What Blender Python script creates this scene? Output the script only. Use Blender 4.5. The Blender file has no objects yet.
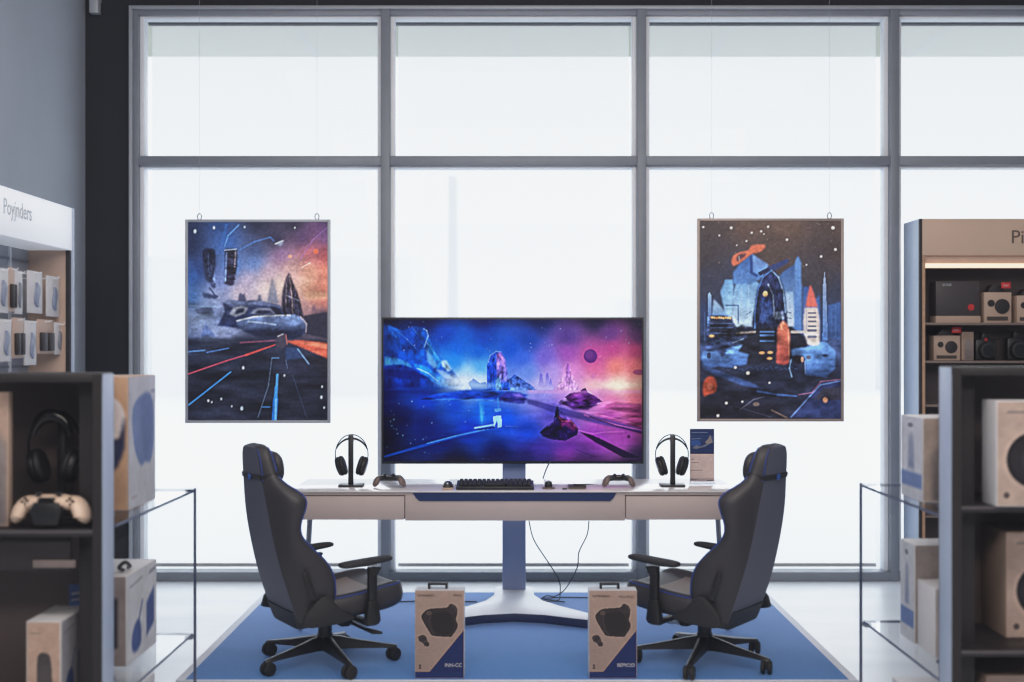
import bpy, bmesh, math, random
import numpy as np
from mathutils import Vector, Matrix, Euler

random.seed(7)
PI = math.pi
C = bpy.context.scene.collection
F = 1250.0          # focal length in pixels of the 1024x682 frame
EYE = 1.45          # camera height
HOR = 350.0         # horizon row


def W(px, py, d):
    return Vector(((px - 512) * d / F, d, EYE + (HOR - py) * d / F))


# ------------------------------------------------------------------ materials
def lin(c):
    c = np.asarray(c, dtype=float) / 255.0
    return np.where(c <= 0.04045, c / 12.92, ((c + 0.055) / 1.055) ** 2.4)


def L(r, g, b):
    v = lin((r, g, b))
    return (float(v[0]), float(v[1]), float(v[2]), 1.0)


def mat(name, col, rough=0.5, metal=0.0, spec=0.5, noise=0.0, nscale=40.0, bump=0.0, bscale=200.0, emit=None, estr=0.0, sheen=0.0, coat=0.0):
    m = bpy.data.materials.new(name)
    m.use_nodes = True
    nt = m.node_tree
    b = nt.nodes['Principled BSDF']
    b.inputs['Base Color'].default_value = col
    b.inputs['Roughness'].default_value = rough
    b.inputs['Metallic'].default_value = metal
    b.inputs['Specular IOR Level'].default_value = spec
    b.inputs['Sheen Weight'].default_value = sheen
    b.inputs['Coat Weight'].default_value = coat
    if emit is not None:
        b.inputs['Emission Color'].default_value = emit
        b.inputs['Emission Strength'].default_value = estr
    if noise or bump:
        tc = nt.nodes.new('ShaderNodeTexCoord')
    if noise:
        n = nt.nodes.new('ShaderNodeTexNoise')
        n.inputs['Scale'].default_value = nscale
        n.inputs['Detail'].default_value = 5
        r = nt.nodes.new('ShaderNodeValToRGB')
        r.color_ramp.elements[0].position = 0.3
        r.color_ramp.elements[1].position = 0.7
        lo = [max(0, x * (1 - noise)) for x in col[:3]] + [1]
        hi = [min(1, x * (1 + noise)) for x in col[:3]] + [1]
        r.color_ramp.elements[0].color = lo
        r.color_ramp.elements[1].color = hi
        nt.links.new(tc.outputs['Object'], n.inputs['Vector'])
        nt.links.new(n.outputs['Fac'], r.inputs['Fac'])
        nt.links.new(r.outputs['Color'], b.inputs['Base Color'])
    if bump:
        n2 = nt.nodes.new('ShaderNodeTexNoise')
        n2.inputs['Scale'].default_value = bscale
        n2.inputs['Detail'].default_value = 3
        bp = nt.nodes.new('ShaderNodeBump')
        bp.inputs['Strength'].default_value = bump
        bp.inputs['Distance'].default_value = 0.002
        nt.links.new(tc.outputs['Object'], n2.inputs['Vector'])
        nt.links.new(n2.outputs['Fac'], bp.inputs['Height'])
        nt.links.new(bp.outputs['Normal'], b.inputs['Normal'])
    return m


def glass_mat(name, tint, refl=1.0, rough=0.0, base=0.03):
    m = bpy.data.materials.new(name)
    m.use_nodes = True
    nt = m.node_tree
    nt.nodes.remove(nt.nodes['Principled BSDF'])
    out = nt.nodes['Material Output']
    t = nt.nodes.new('ShaderNodeBsdfTransparent')
    t.inputs['Color'].default_value = tint
    g = nt.nodes.new('ShaderNodeBsdfGlossy')
    g.inputs['Roughness'].default_value = rough
    lw = nt.nodes.new('ShaderNodeFresnel')
    lw.inputs['IOR'].default_value = 1.45
    mu = nt.nodes.new('ShaderNodeMath')
    mu.operation = 'MULTIPLY'
    mu.inputs[1].default_value = refl
    mx = nt.nodes.new('ShaderNodeMixShader')
    nt.links.new(lw.outputs['Fac'], mu.inputs[0])
    ge = nt.nodes.new('ShaderNodeNewGeometry')
    inv = nt.nodes.new('ShaderNodeMath')
    inv.operation = 'SUBTRACT'
    inv.inputs[0].default_value = 1.0
    m3 = nt.nodes.new('ShaderNodeMath')
    m3.operation = 'MULTIPLY'
    nt.links.new(ge.outputs['Backfacing'], inv.inputs[1])
    nt.links.new(mu.outputs[0], m3.inputs[0])
    nt.links.new(inv.outputs[0], m3.inputs[1])
    nt.links.new(m3.outputs[0], mx.inputs['Fac'])
    nt.links.new(t.outputs[0], mx.inputs[1])
    nt.links.new(g.outputs[0], mx.inputs[2])
    nt.links.new(mx.outputs[0], out.inputs['Surface'])
    return m


def shade_mat(name, open_fac, col):
    m = bpy.data.materials.new(name)
    m.use_nodes = True
    nt = m.node_tree
    nt.nodes.remove(nt.nodes['Principled BSDF'])
    out = nt.nodes['Material Output']
    t = nt.nodes.new('ShaderNodeBsdfTransparent')
    g = nt.nodes.new('ShaderNodeBsdfTranslucent')
    d = nt.nodes.new('ShaderNodeBsdfDiffuse')
    tc = nt.nodes.new('ShaderNodeTexCoord')
    n = nt.nodes.new('ShaderNodeTexNoise')
    n.inputs['Scale'].default_value = 1.2
    r = nt.nodes.new('ShaderNodeValToRGB')
    r.color_ramp.elements[0].color = [c * 0.96 for c in col[:3]] + [1]
    r.color_ramp.elements[1].color = col
    nt.links.new(tc.outputs['Object'], n.inputs['Vector'])
    nt.links.new(n.outputs['Fac'], r.inputs['Fac'])
    nt.links.new(r.outputs['Color'], g.inputs['Color'])
    d.inputs['Color'].default_value = col
    m1 = nt.nodes.new('ShaderNodeMixShader')
    m1.inputs['Fac'].default_value = 0.25
    nt.links.new(g.outputs[0], m1.inputs[1])
    nt.links.new(d.outputs[0], m1.inputs[2])
    m2 = nt.nodes.new('ShaderNodeMixShader')
    m2.inputs['Fac'].default_value = 1 - open_fac
    nt.links.new(t.outputs[0], m2.inputs[1])
    nt.links.new(m1.outputs[0], m2.inputs[2])
    nt.links.new(m2.outputs[0], out.inputs['Surface'])
    return m


def art_mat(name, rough=0.5, emit=0.0, spec=0.3, diff=1.0):
    m = bpy.data.materials.new(name)
    m.use_nodes = True
    nt = m.node_tree
    b = nt.nodes['Principled BSDF']
    a = nt.nodes.new('ShaderNodeAttribute')
    a.attribute_name = 'art'
    b.inputs['Roughness'].default_value = rough
    b.inputs['Specular IOR Level'].default_value = spec
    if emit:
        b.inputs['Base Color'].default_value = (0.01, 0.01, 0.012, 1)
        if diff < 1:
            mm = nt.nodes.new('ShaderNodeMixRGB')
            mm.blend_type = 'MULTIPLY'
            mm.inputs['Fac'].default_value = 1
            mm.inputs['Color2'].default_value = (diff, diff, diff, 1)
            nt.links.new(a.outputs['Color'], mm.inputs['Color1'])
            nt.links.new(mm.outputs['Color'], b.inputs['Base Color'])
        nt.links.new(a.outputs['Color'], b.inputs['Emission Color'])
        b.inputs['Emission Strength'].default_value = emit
    else:
        nt.links.new(a.outputs['Color'], b.inputs['Base Color'])
    return m


# ------------------------------------------------------------------ mesh tools
def merge(bm, tmp, M=None):
    if M is not None:
        bmesh.ops.transform(tmp, matrix=M, verts=tmp.verts)
    me = bpy.data.meshes.new('t')
    tmp.to_mesh(me)
    tmp.free()
    bm.from_mesh(me)
    bpy.data.meshes.remove(me)
    return bm


def NB():
    return bmesh.new()


def box(bm, x0, x1, y0, y1, z0, z1, bev=0.0, seg=2, M=None, mi=0):
    t = bmesh.new()
    bmesh.ops.create_cube(t, size=1.0)
    for v in t.verts:
        v.co = Vector((x0 + (v.co.x + .5) * (x1 - x0), y0 + (v.co.y + .5) * (y1 - y0), z0 + (v.co.z + .5) * (z1 - z0)))
    if bev > 0:
        bmesh.ops.bevel(t, geom=list(t.edges), offset=bev, segments=seg, affect='EDGES', profile=0.5)
    for f in t.faces:
        f.material_index = mi
    return merge(bm, t, M)


def cyl(bm, p0, p1, r0, r1=None, n=20, bev=0.0, M=None):
    p0, p1 = Vector(p0), Vector(p1)
    r1 = r0 if r1 is None else r1
    t = bmesh.new()
    h = (p1 - p0).length
    bmesh.ops.create_cone(t, cap_ends=True, segments=n, radius1=r0, radius2=r1, depth=h)
    if bev > 0:
        es = [e for e in t.edges if any(len(f.verts) > 4 for f in e.link_faces)]
        bmesh.ops.bevel(t, geom=es, offset=bev, segments=3, affect='EDGES', profile=0.5)
    q = Vector((0, 0, 1)).rotation_difference((p1 - p0).normalized())
    T = Matrix.Translation((p0 + p1) / 2) @ q.to_matrix().to_4x4()
    if M is not None:
        T = M @ T
    return merge(bm, t, T)


def frames(pts):
    T = []
    for i in range(len(pts)):
        a = pts[max(0, i - 1)]
        b = pts[min(len(pts) - 1, i + 1)]
        T.append((b - a).normalized())
    up = Vector((0, 0, 1)) if abs(T[0].z) < 0.9 else Vector((0, 1, 0))
    N = (up - T[0] * up.dot(T[0])).normalized()
    out = []
    for i, t in enumerate(T):
        if i:
            q = T[i - 1].rotation_difference(t)
            N = (q @ N)
            N = (N - t * N.dot(t)).normalized()
        out.append((t, N, t.cross(N)))
    return out


def tube(bm, pts, r, n=8, sx=1.0, sy=1.0, closed=False):
    pts = [Vector(p) for p in pts]
    rs = r if isinstance(r, (list, tuple)) else [r] * len(pts)
    fr = frames(pts)
    rings = []
    for p, rr, (t, N, B) in zip(pts, rs, fr):
        rings.append([bm.verts.new(p + N * (math.cos(2 * PI * k / n) * rr * sx) + B * (math.sin(2 * PI * k / n) * rr * sy)) for k in range(n)])
    for a, b in zip(rings, rings[1:]):
        for k in range(n):
            bm.faces.new((a[k], a[(k + 1) % n], b[(k + 1) % n], b[k]))
    bm.faces.new(list(reversed(rings[0])))
    bm.faces.new(rings[-1])
    bmesh.ops.recalc_face_normals(bm, faces=bm.faces)
    return bm


def loft(bm, rings, cap=True):
    R = [[bm.verts.new(Vector(p)) for p in r] for r in rings]
    n = len(R[0])
    for a, b in zip(R, R[1:]):
        for k in range(n):
            bm.faces.new((a[k], a[(k + 1) % n], b[(k + 1) % n], b[k]))
    if cap:
        bm.faces.new(list(reversed(R[0])))
        bm.faces.new(R[-1])
    bmesh.ops.recalc_face_normals(bm, faces=bm.faces)
    return bm


def prism(bm, pts, a0, a1, axis='z', bev=0.0, M=None):
    """polygon extruded along an axis: z -> pts are (x,y); y -> (x,z); x -> (y,z)"""
    t = bmesh.new()

    def mk(p, a):
        if axis == 'z':
            return (p[0], p[1], a)
        if axis == 'y':
            return (p[0], a, p[1])
        return (a, p[0], p[1])
    v0 = [t.verts.new(mk(p, a0)) for p in pts]
    v1 = [t.verts.new(mk(p, a1)) for p in pts]
    n = len(pts)
    t.faces.new(v0)
    t.faces.new(list(reversed(v1)))
    for k in range(n):
        t.faces.new((v0[k], v1[k], v1[(k + 1) % n], v0[(k + 1) % n]))
    bmesh.ops.recalc_face_normals(t, faces=t.faces)
    if bev > 0:
        bmesh.ops.bevel(t, geom=list(t.edges), offset=bev, segments=2, affect='EDGES', profile=0.5)
    return merge(bm, t, M)


def smooth_path(pts, k=8, closed=False):
    """Catmull-Rom through points"""
    P = [np.array(p, float) for p in pts]
    n = len(P)
    out = []
    rng = range(n if closed else n - 1)
    for i in rng:
        if closed:
            p0, p1, p2, p3 = P[(i - 1) % n], P[i], P[(i + 1) % n], P[(i + 2) % n]
        else:
            p0, p1, p2, p3 = P[max(0, i - 1)], P[i], P[i + 1], P[min(n - 1, i + 2)]
        for j in range(k):
            t = j / k
            out.append(tuple(0.5 * ((2 * p1) + (-p0 + p2) * t + (2 * p0 - 5 * p1 + 4 * p2 - p3) * t * t + (-p0 + 3 * p1 - 3 * p2 + p3) * t ** 3)))
    if not closed:
        out.append(tuple(P[-1]))
    return out


def obj(name, bm, m, parent=None, smooth=True, subd=0, ang=38, loc=None, rot=None):
    me = bpy.data.meshes.new(name)
    if isinstance(bm, bpy.types.Mesh):
        me = bm
    else:
        bm.to_mesh(me)
        bm.free()
    o = bpy.data.objects.new(name, me)
    C.objects.link(o)
    for mm in (m if isinstance(m, (list, tuple)) else [m]):
        me.materials.append(mm)
    if smooth and len(me.polygons):
        me.polygons.foreach_set('use_smooth', [True] * len(me.polygons))
        if not subd:
            me.set_sharp_from_angle(angle=math.radians(ang))
    if subd:
        s = o.modifiers.new('s', 'SUBSURF')
        s.levels = subd
        s.render_levels = subd
    if parent is not None:
        o.parent = parent
    if loc is not None:
        o.location = loc
    if rot is not None:
        o.rotation_euler = rot
    return o


def tag(o, label, cat, group=None, kind=None):
    o['label'] = label
    o['category'] = cat
    if group:
        o['group'] = group
    if kind:
        o['kind'] = kind
    return o


def thing(name, label, cat, loc=(0, 0, 0), rotz=0.0, group=None):
    o = bpy.data.objects.new(name, None)
    o.empty_display_size = 0.1
    C.objects.link(o)
    o.location = loc
    o.rotation_euler = (0, 0, rotz)
    return tag(o, label, cat, group)


def struct(name, bm, m, parent=None, **kw):
    o = obj(name, bm, m, parent, **kw)
    if parent is None:
        o['kind'] = 'structure'
    return o


def struct_empty(name, loc=(0, 0, 0)):
    o = bpy.data.objects.new(name, None)
    C.objects.link(o)
    o.location = loc
    o['kind'] = 'structure'
    return o


def kids(o):
    return [c for c in bpy.data.objects if c.parent == o]


def copy_tree(o, parent=None):
    c = o.copy()
    C.objects.link(c)
    c.parent = parent
    for ch in kids(o):
        copy_tree(ch, c)
    return c


def lettering(s, size, m, parent, loc, rot=(PI / 2, 0, 0), align='LEFT', depth=0.0006, sx=1.0, name='lettering', shear=0.0):
    cu = bpy.data.curves.new('txt', 'FONT')
    cu.body = s
    cu.size = size
    cu.align_x = align
    cu.extrude = depth
    cu.shear = shear
    cu.resolution_u = 3
    o = bpy.data.objects.new('txt', cu)
    C.objects.link(o)
    dg = bpy.context.evaluated_depsgraph_get()
    me = bpy.data.meshes.new_from_object(o.evaluated_get(dg))
    bpy.data.objects.remove(o)
    r = obj(name, me, m, parent, smooth=False, loc=loc, rot=rot)
    r.scale = (sx, 1, 1)
    return r


# ------------------------------------------------------------------ painted artwork (colour per vertex of a fine grid)
class Art:
    def __init__(s, x0, y0, x1, y1, w, h):
        s.w, s.h = w, h
        s.k = (x1 - x0) / w
        s.X, s.Y = np.meshgrid(np.linspace(x0, x1, w), np.linspace(y0, y1, h))
        s.c = np.zeros((h, w, 3))
        s.rng = np.random.RandomState(5)

    def idw(s, pts, power=3.2):
        num = np.zeros_like(s.c)
        den = np.zeros((s.h, s.w))
        for x, y, c in pts:
            wgt = 1.0 / ((s.X - x) ** 2 + (s.Y - y) ** 2 + 24.0 ** 2) ** (power / 2)
            num += wgt[..., None] * np.array(c, float)
            den += wgt
        s.c = num / den[..., None]

    def blur(s, m, r):
        r = r * .55 / s.k
        if r < 0.5:
            return m
        n = int(max(1, round(r)))
        for _ in range(2):
            for ax in (0, 1):
                p = np.pad(m, [(n, n) if a == ax else (0, 0) for a in (0, 1)], mode='edge')
                cs = np.cumsum(p, axis=ax)
                z = np.zeros_like(np.take(cs, [0], axis=ax))
                cs = np.concatenate([z, cs], axis=ax)
                ln = m.shape[ax]
                a = np.take(cs, range(2 * n + 1, 2 * n + 1 + ln), axis=ax)
                b = np.take(cs, range(0, ln), axis=ax)
                m = (a - b) / (2 * n + 1)
        return m

    def pmask(s, pts):
        m = np.zeros((s.h, s.w), bool)
        n = len(pts)
        for i in range(n):
            (xa, ya), (xb, yb) = pts[i], pts[(i + 1) % n]
            if ya == yb:
                continue
            c = ((ya > s.Y) != (yb > s.Y)) & (s.X < (xb - xa) * (s.Y - ya) / (yb - ya) + xa)
            m ^= c
        return m.astype(float)

    def put(s, m, col, a=1.0):
        m = np.clip(m * a, 0, 1)[..., None]
        s.c = s.c * (1 - m) + (np.array(col, float) if not isinstance(col, np.ndarray) else col) * m

    def poly(s, pts, col, a=1.0, soft=2.0, sm=0):
        if sm:
            pts = smooth_path(pts, sm, True)
        s.put(s.blur(s.pmask(pts), soft), col, a)

    def vpoly(s, pts, c0, c1, a=1.0, soft=2.0, axis='y', sm=0):
        if sm:
            pts = smooth_path(pts, sm, True)
        v = [p[1 if axis == 'y' else 0] for p in pts]
        t = np.clip(((s.Y if axis == 'y' else s.X) - min(v)) / (max(v) - min(v)), 0, 1)[..., None]
        s.put(s.blur(s.pmask(pts), soft), np.array(c0, float) * (1 - t) + np.array(c1, float) * t, a)

    def line(s, pts, w, col, a=1.0, w2=None):
        for i in range(len(pts) - 1):
            (xa, ya), (xb, yb) = pts[i], pts[i + 1]
            dx, dy = xb - xa, yb - ya
            t = np.clip(((s.X - xa) * dx + (s.Y - ya) * dy) / (dx * dx + dy * dy + 1e-9), 0, 1)
            d = np.hypot(s.X - xa - t * dx, s.Y - ya - t * dy)
            ww = w if w2 is None else w + (w2 - w) * t
            s.put(np.clip((ww * .42 - d) / s.k + 0.5, 0, 1), col, a * .8)

    def ell(s, cx, cy, rx, ry, col, a=1.0, soft=1.0, rot=0.0):
        c, q = math.cos(rot), math.sin(rot)
        x = (s.X - cx) * c + (s.Y - cy) * q
        y = -(s.X - cx) * q + (s.Y - cy) * c
        d = (1 - np.hypot(x / rx, y / ry)) * min(rx, ry)
        s.put(np.clip(d / max(soft, s.k) + 0.5, 0, 1), col, a)

    def glow(s, cx, cy, rx, ry, col, a=1.0, rot=0.0):
        c, q = math.cos(rot), math.sin(rot)
        x = (s.X - cx) * c + (s.Y - cy) * q
        y = -(s.X - cx) * q + (s.Y - cy) * c
        s.put(np.exp(-(x / rx) ** 2 - (y / ry) ** 2), col, a)

    def noise(s, amt, cell=12, seed=1, y0=None, aspect=1.0):
        r = np.random.RandomState(seed)
        tot = np.zeros((s.h, s.w))
        amp = 1.0
        for o in range(3):
            c = cell / 2 ** o
            gx = s.X / c / aspect
            gy = s.Y / c
            gx = gx - gx.min()
            gy = gy - gy.min()
            G = r.rand(int(gy.max()) + 3, int(gx.max()) + 3)
            ix, iy = gx.astype(int), gy.astype(int)
            fx, fy = gx - ix, gy - iy
            fx, fy = fx * fx * (3 - 2 * fx), fy * fy * (3 - 2 * fy)
            v = (G[iy, ix] * (1 - fx) + G[iy, ix + 1] * fx) * (1 - fy) + (G[iy + 1, ix] * (1 - fx) + G[iy + 1, ix + 1] * fx) * fy
            tot += amp * (v - .5)
            amp *= 0.6
        f = 1 + amt * tot
        if y0 is not None:
            f = np.where(s.Y > y0, f, 1)
        s.c = np.clip(s.c * f[..., None], 0, 255)

    def grain(s, pts, amt, cell, seed=1, soft=3, aspect=1.0):
        keep = s.c.copy()
        s.noise(amt, cell, seed, aspect=aspect)
        m = s.blur(s.pmask(pts), soft)[..., None]
        s.c = keep * (1 - m) + s.c * m

    def stars(s, n, box_, col=(220, 230, 250), seed=3, rmax=2.0):
        r = random.Random(seed)
        for _ in range(n):
            rr = r.uniform(.7, rmax)
            s.ell(r.uniform(box_[0], box_[2]), r.uniform(box_[1], box_[3]), rr, rr, col, r.uniform(.4, 1))

    def sheet(s, name, w, h, m, parent, loc=(0, 0, 0), rotz=0.0, curve=0.0, lift=0.0):
        """grid facing -Y, width w, height h, origin at the bottom centre"""
        soft_ = np.stack([s.blur(s.c[..., k], 4.4 * s.k) for k in range(3)], -1)
        s.c = np.clip(s.c + .75 * (s.c - soft_), 0, 255)
        xs = np.linspace(-w / 2, w / 2, s.w)
        zs = np.linspace(h, 0, s.h)
        gx, gz = np.meshgrid(xs, zs)
        co = np.stack([gx, curve * (1 - (2 * gx / w) ** 2), gz], -1).reshape(-1, 3)
        i = np.arange(s.w * s.h).reshape(s.h, s.w)
        q = np.stack([i[1:, :-1], i[1:, 1:], i[:-1, 1:], i[:-1, :-1]], -1).reshape(-1, 4)
        me = bpy.data.meshes.new(name)
        me.vertices.add(len(co))
        me.vertices.foreach_set('co', co.ravel())
        me.loops.add(q.size)
        me.loops.foreach_set('vertex_index', q.ravel())
        me.polygons.add(len(q))
        me.polygons.foreach_set('loop_start', np.arange(0, q.size, 4))
        me.update(calc_edges=True)
        at = me.attributes.new('art', 'FLOAT_COLOR', 'POINT')
        col = np.ones((s.w * s.h, 4))
        col[:, :3] = np.clip(lin(np.clip(s.c, 0, 255)).reshape(-1, 3) - lift, 0, 1)
        at.data.foreach_set('color', col.ravel())
        return obj(name, me, m, parent, smooth=False, loc=loc, rot=(0, 0, rotz))


# ------------------------------------------------------------------ material library
M_ = dict(
    wall_dark=mat('charcoal wall paint', L(30, 33, 41), 0.8, noise=.06, nscale=3, bump=.05),
    wall_grey=mat('grey wall paint', L(158, 167, 180), 0.75, noise=.05, nscale=2, bump=.05),
    ceiling=mat('ceiling paint', L(120, 118, 116), 0.9, noise=.03, nscale=4),
    alu_dark=mat('dark anodised frame', L(128, 136, 148), 0.5, 0.1, noise=.05, nscale=8),  # dark frames lightened in colour to stand in for lens haze
    alu_light=mat('light aluminium', L(232, 238, 246), 0.5, 0.0, noise=.03, nscale=9),
    alu_mid=mat('mid grey aluminium', L(165, 172, 182), 0.45, 0.1, noise=.04, nscale=9),
    pane=glass_mat('window glass', (0.97, 0.985, 0.98, 1), 0.12),
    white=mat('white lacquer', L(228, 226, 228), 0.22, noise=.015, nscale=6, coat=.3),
    desk_front=mat('warm white desk front', L(192, 179, 175), 0.45, noise=.02, nscale=5),  # white front in shade, its warm darker tone painted in
    navy_side=mat('dark navy edge', L(40, 50, 84), .5, noise=.05, nscale=10),
    navy=mat('navy inlay', L(20, 44, 96), 0.4, noise=.08, nscale=20),
    steel=mat('brushed steel', L(170, 175, 185), 0.3, 0.9, noise=.05, nscale=30),
    stand_grey=mat('blue grey powder coat', L(132, 148, 186), 0.45, 0.1, noise=.03, nscale=10),
    stand_white=mat('white powder coat', L(222, 226, 232), 0.4, noise=.02, nscale=10),
    black=mat('black plastic', L(24, 25, 29), 0.42, noise=.1, nscale=60),
    black_gloss=mat('gloss black plastic', L(16, 17, 20), 0.2, noise=.05, nscale=30),
    black_soft=mat('black foam leather', L(30, 31, 36), 0.6, bump=.2, bscale=300),
    rubber=mat('rubber', L(22, 22, 25), 0.7, noise=.1, nscale=50),
    leather=mat('charcoal leather', L(50, 49, 54), 0.42, spec=.45, noise=.1, nscale=120, bump=.25, bscale=420),
    leather_back=mat('slate grey back panel', L(84, 88, 104), 0.55, noise=.06, nscale=150, bump=.2, bscale=500),
    blue_pipe=mat('blue piping', L(34, 66, 150), 0.5, noise=.1, nscale=50),
    taupe=mat('taupe seat insert', L(122, 110, 106), 0.45, noise=.06, nscale=90, bump=.2, bscale=420),  # window glare on the dark leather, painted as lighter taupe
    kraft=mat('warm carton', L(190, 166, 150), 0.6, noise=.03, nscale=30),  # white card in warm shade, painted in as beige
    carton_white=mat('white carton', L(214, 214, 216), 0.5, noise=.02, nscale=30),
    carton_edge=mat('pale carton edge', L(205, 210, 218), 0.5, noise=.02, nscale=30),
    bay_dark=mat('black brown laminate', L(36, 32, 33), 0.5, noise=.08, nscale=14),
    bay_side=mat('blue grey side panel', L(168, 184, 208), 0.4, 0.0, noise=.03, nscale=8),  # blue grey of the window light painted into the panel colour
    sign_white=mat('lit white sign face', L(240, 243, 248), 0.4, noise=.01, nscale=5, emit=(.9, .95, 1, 1), estr=.22),  # glow added to brighten the header, no lamp behind it
    sign_tan=mat('warm sign face', L(206, 180, 160), 0.5, noise=.02, nscale=5),  # tan of the warm light painted into the header colour
    sign_grey=mat('pale grey lettering', L(176, 184, 192), 0.5, noise=.02, nscale=20),
    sign_dark=mat('taupe lettering', L(96, 80, 72), 0.5, noise=.02, nscale=20),
    warm_panel=mat('warm beige panel', L(196, 170, 154), 0.5, noise=.04, nscale=12),
    cool_panel=mat('cool grey panel', L(158, 166, 178), 0.5, noise=.04, nscale=6),
    wood=mat('tan wood edge', L(186, 150, 122), 0.5, noise=.12, nscale=25),
    led=mat('warm strip light', L(255, 225, 195), 0.5, emit=(1.0, .72, .5, 1), estr=.9, noise=.01),
    red=mat('red tag', L(200, 50, 50), 0.5, noise=.05, nscale=30),
    blue_art=mat('blue print', L(80, 106, 164), 0.5, noise=.08, nscale=30),
    print_dark=mat('dark print', L(36, 34, 38), 0.5, noise=.08, nscale=30),
    pack_grey=mat('grey blue moulding', L(134, 146, 172), .4, noise=.1, nscale=30),
    shelf_lip=mat('dark grey shelf lip', L(84, 80, 84), .4, noise=.05, nscale=20),
    label_taupe=mat('taupe label rail', L(124, 112, 110), .5, noise=.05, nscale=20),
    bay_back=mat('brown black back board', L(98, 84, 80), .5, noise=.06, nscale=10),
    tube_grey=mat('grey roller tube', L(120, 122, 128), .5, noise=.02, nscale=8),
    text_dark=mat('dark lettering', L(70, 62, 62), 0.6, noise=.02, nscale=30),
    text_light=mat('light lettering', L(206, 206, 214), 0.5, noise=.02, nscale=30),
    clear=glass_mat('clear blister', (0.9, 0.9, 0.92, 1), 1.0, .1),
    shelf_glass=glass_mat('shelf glass', (0.975, 0.98, 0.985, 1), .8),
    glass_edge=mat('dark glass edge', L(72, 84, 114), 0.3, spec=.5, noise=.03, nscale=5),
    shade=shade_mat('sheer roller shade', 0.5, (0.92, 0.93, 0.94, 1)),
    hem=mat('shade hem bar', L(170, 168, 170), 0.5, noise=.02, nscale=8),
    cream_grip=mat('cream grip', L(232, 205, 182), 0.4, noise=.02, nscale=10),
    brown_grip=mat('brown grip', L(112, 96, 90), 0.4, noise=.05, nscale=30),
    ext_ground=mat('pale outdoor paving', L(226, 230, 234), 0.8, noise=.03, nscale=.4),
    ext_canopy=mat('outdoor soffit', L(176, 178, 166), 0.8, noise=.01, nscale=1),
    ext_far=mat('hazy pale render', L(238, 241, 244), 0.9, noise=.01, nscale=.2),
    ext_pole=mat('hazy grey pole', L(190, 196, 202), 0.8, noise=.01, nscale=2),
    art=art_mat('printed artwork', .45),
    poster=art_mat('poster print', .5, emit=.72, diff=.35),  # added glow keeps the backlit prints at full brightness
    screen=art_mat('display picture', .25, emit=1.0, diff=.03),
)

# ------------------------------------------------------------------ room shell
XL, XR, YB, YF, ZC = -2.69, 4.05, 7.88, -3.0, 3.85


def floor_material():
    m = bpy.data.materials.new('polished pale concrete')
    m.use_nodes = True
    nt = m.node_tree
    b = nt.nodes['Principled BSDF']
    tc = nt.nodes.new('ShaderNodeTexCoord')
    mp = nt.nodes.new('ShaderNodeMapping')
    mp.inputs['Scale'].default_value = (0.5, 1.6, 1)
    n = nt.nodes.new('ShaderNodeTexNoise')
    n.inputs['Scale'].default_value = 2.2
    n.inputs['Detail'].default_value = 8
    r = nt.nodes.new('ShaderNodeValToRGB')
    r.color_ramp.elements[0].position = .3
    r.color_ramp.elements[0].color = L(212, 220, 228)
    r.color_ramp.elements[1].position = .72
    r.color_ramp.elements[1].color = L(230, 236, 242)
    n2 = nt.nodes.new('ShaderNodeTexNoise')
    n2.inputs['Scale'].default_value = 14
    rr = nt.nodes.new('ShaderNodeMapRange')
    rr.inputs['To Min'].default_value = .26
    rr.inputs['To Max'].default_value = .40
    nt.links.new(tc.outputs['Object'], mp.inputs['Vector'])
    nt.links.new(mp.outputs[0], n.inputs['Vector'])
    nt.links.new(n.outputs['Fac'], r.inputs['Fac'])
    nt.links.new(r.outputs['Color'], b.inputs['Base Color'])
    nt.links.new(tc.outputs['Object'], n2.inputs['Vector'])
    nt.links.new(n2.outputs['Fac'], rr.inputs['Value'])
    nt.links.new(rr.outputs[0], b.inputs['Roughness'])
    return m


struct('floor', box(NB(), XL - .15, XR + .15, YF - .15, YB + .2, -.1, 0), floor_material(), smooth=False)
struct('ceiling', box(NB(), XL - .15, XR + .15, YF - .15, YB + .2, ZC, ZC + .1), M_['ceiling'], smooth=False)
struct('wall_left', box(NB(), XL - .15, XL, YF, YB + .2, 0, ZC), M_['wall_grey'], smooth=False)
struct('wall_right', box(NB(), XR, XR + .15, YF, YB + .2, 0, ZC), M_['wall_grey'], smooth=False)
struct('wall_front', box(NB(), XL, XR, YF - .15, YF, 0, ZC), M_['wall_grey'], smooth=False)
WX = [-2.41, -.794, .813, 2.400, 4.05]      # mullion centres
ZT, ZTR = 3.585, 2.64
bm = NB()
box(bm, XL, -2.396, YB, YB + .2, 0, ZC)
struct('wall_back', bm, M_['wall_dark'], smooth=False)
struct('wall_back_lintel', box(NB(), -2.396, XR, YB, YB + .2, ZT, ZC), M_['wall_dark'], smooth=False)
struct('trim_1', box(NB(), -2.399, -2.380, YB - .06, YB + .02, 0, ZT + .022, .004), M_['alu_mid'])
struct('trim_2', box(NB(), -2.380, XR, YB - .06, YB + .02, ZT, ZT + .022, .004), M_['alu_mid'])
struct('trim_3', box(NB(), -2.380, -2.346, YB - .03, YB + .08, 0, ZT, .004), M_['alu_dark'])
for i in (1, 2, 3):
    struct('trim_%d' % (3 + i), box(NB(), WX[i] - .028, WX[i] + .028, YB - .05, YB + .08, 0, ZT, .004), M_['alu_dark'])
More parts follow.
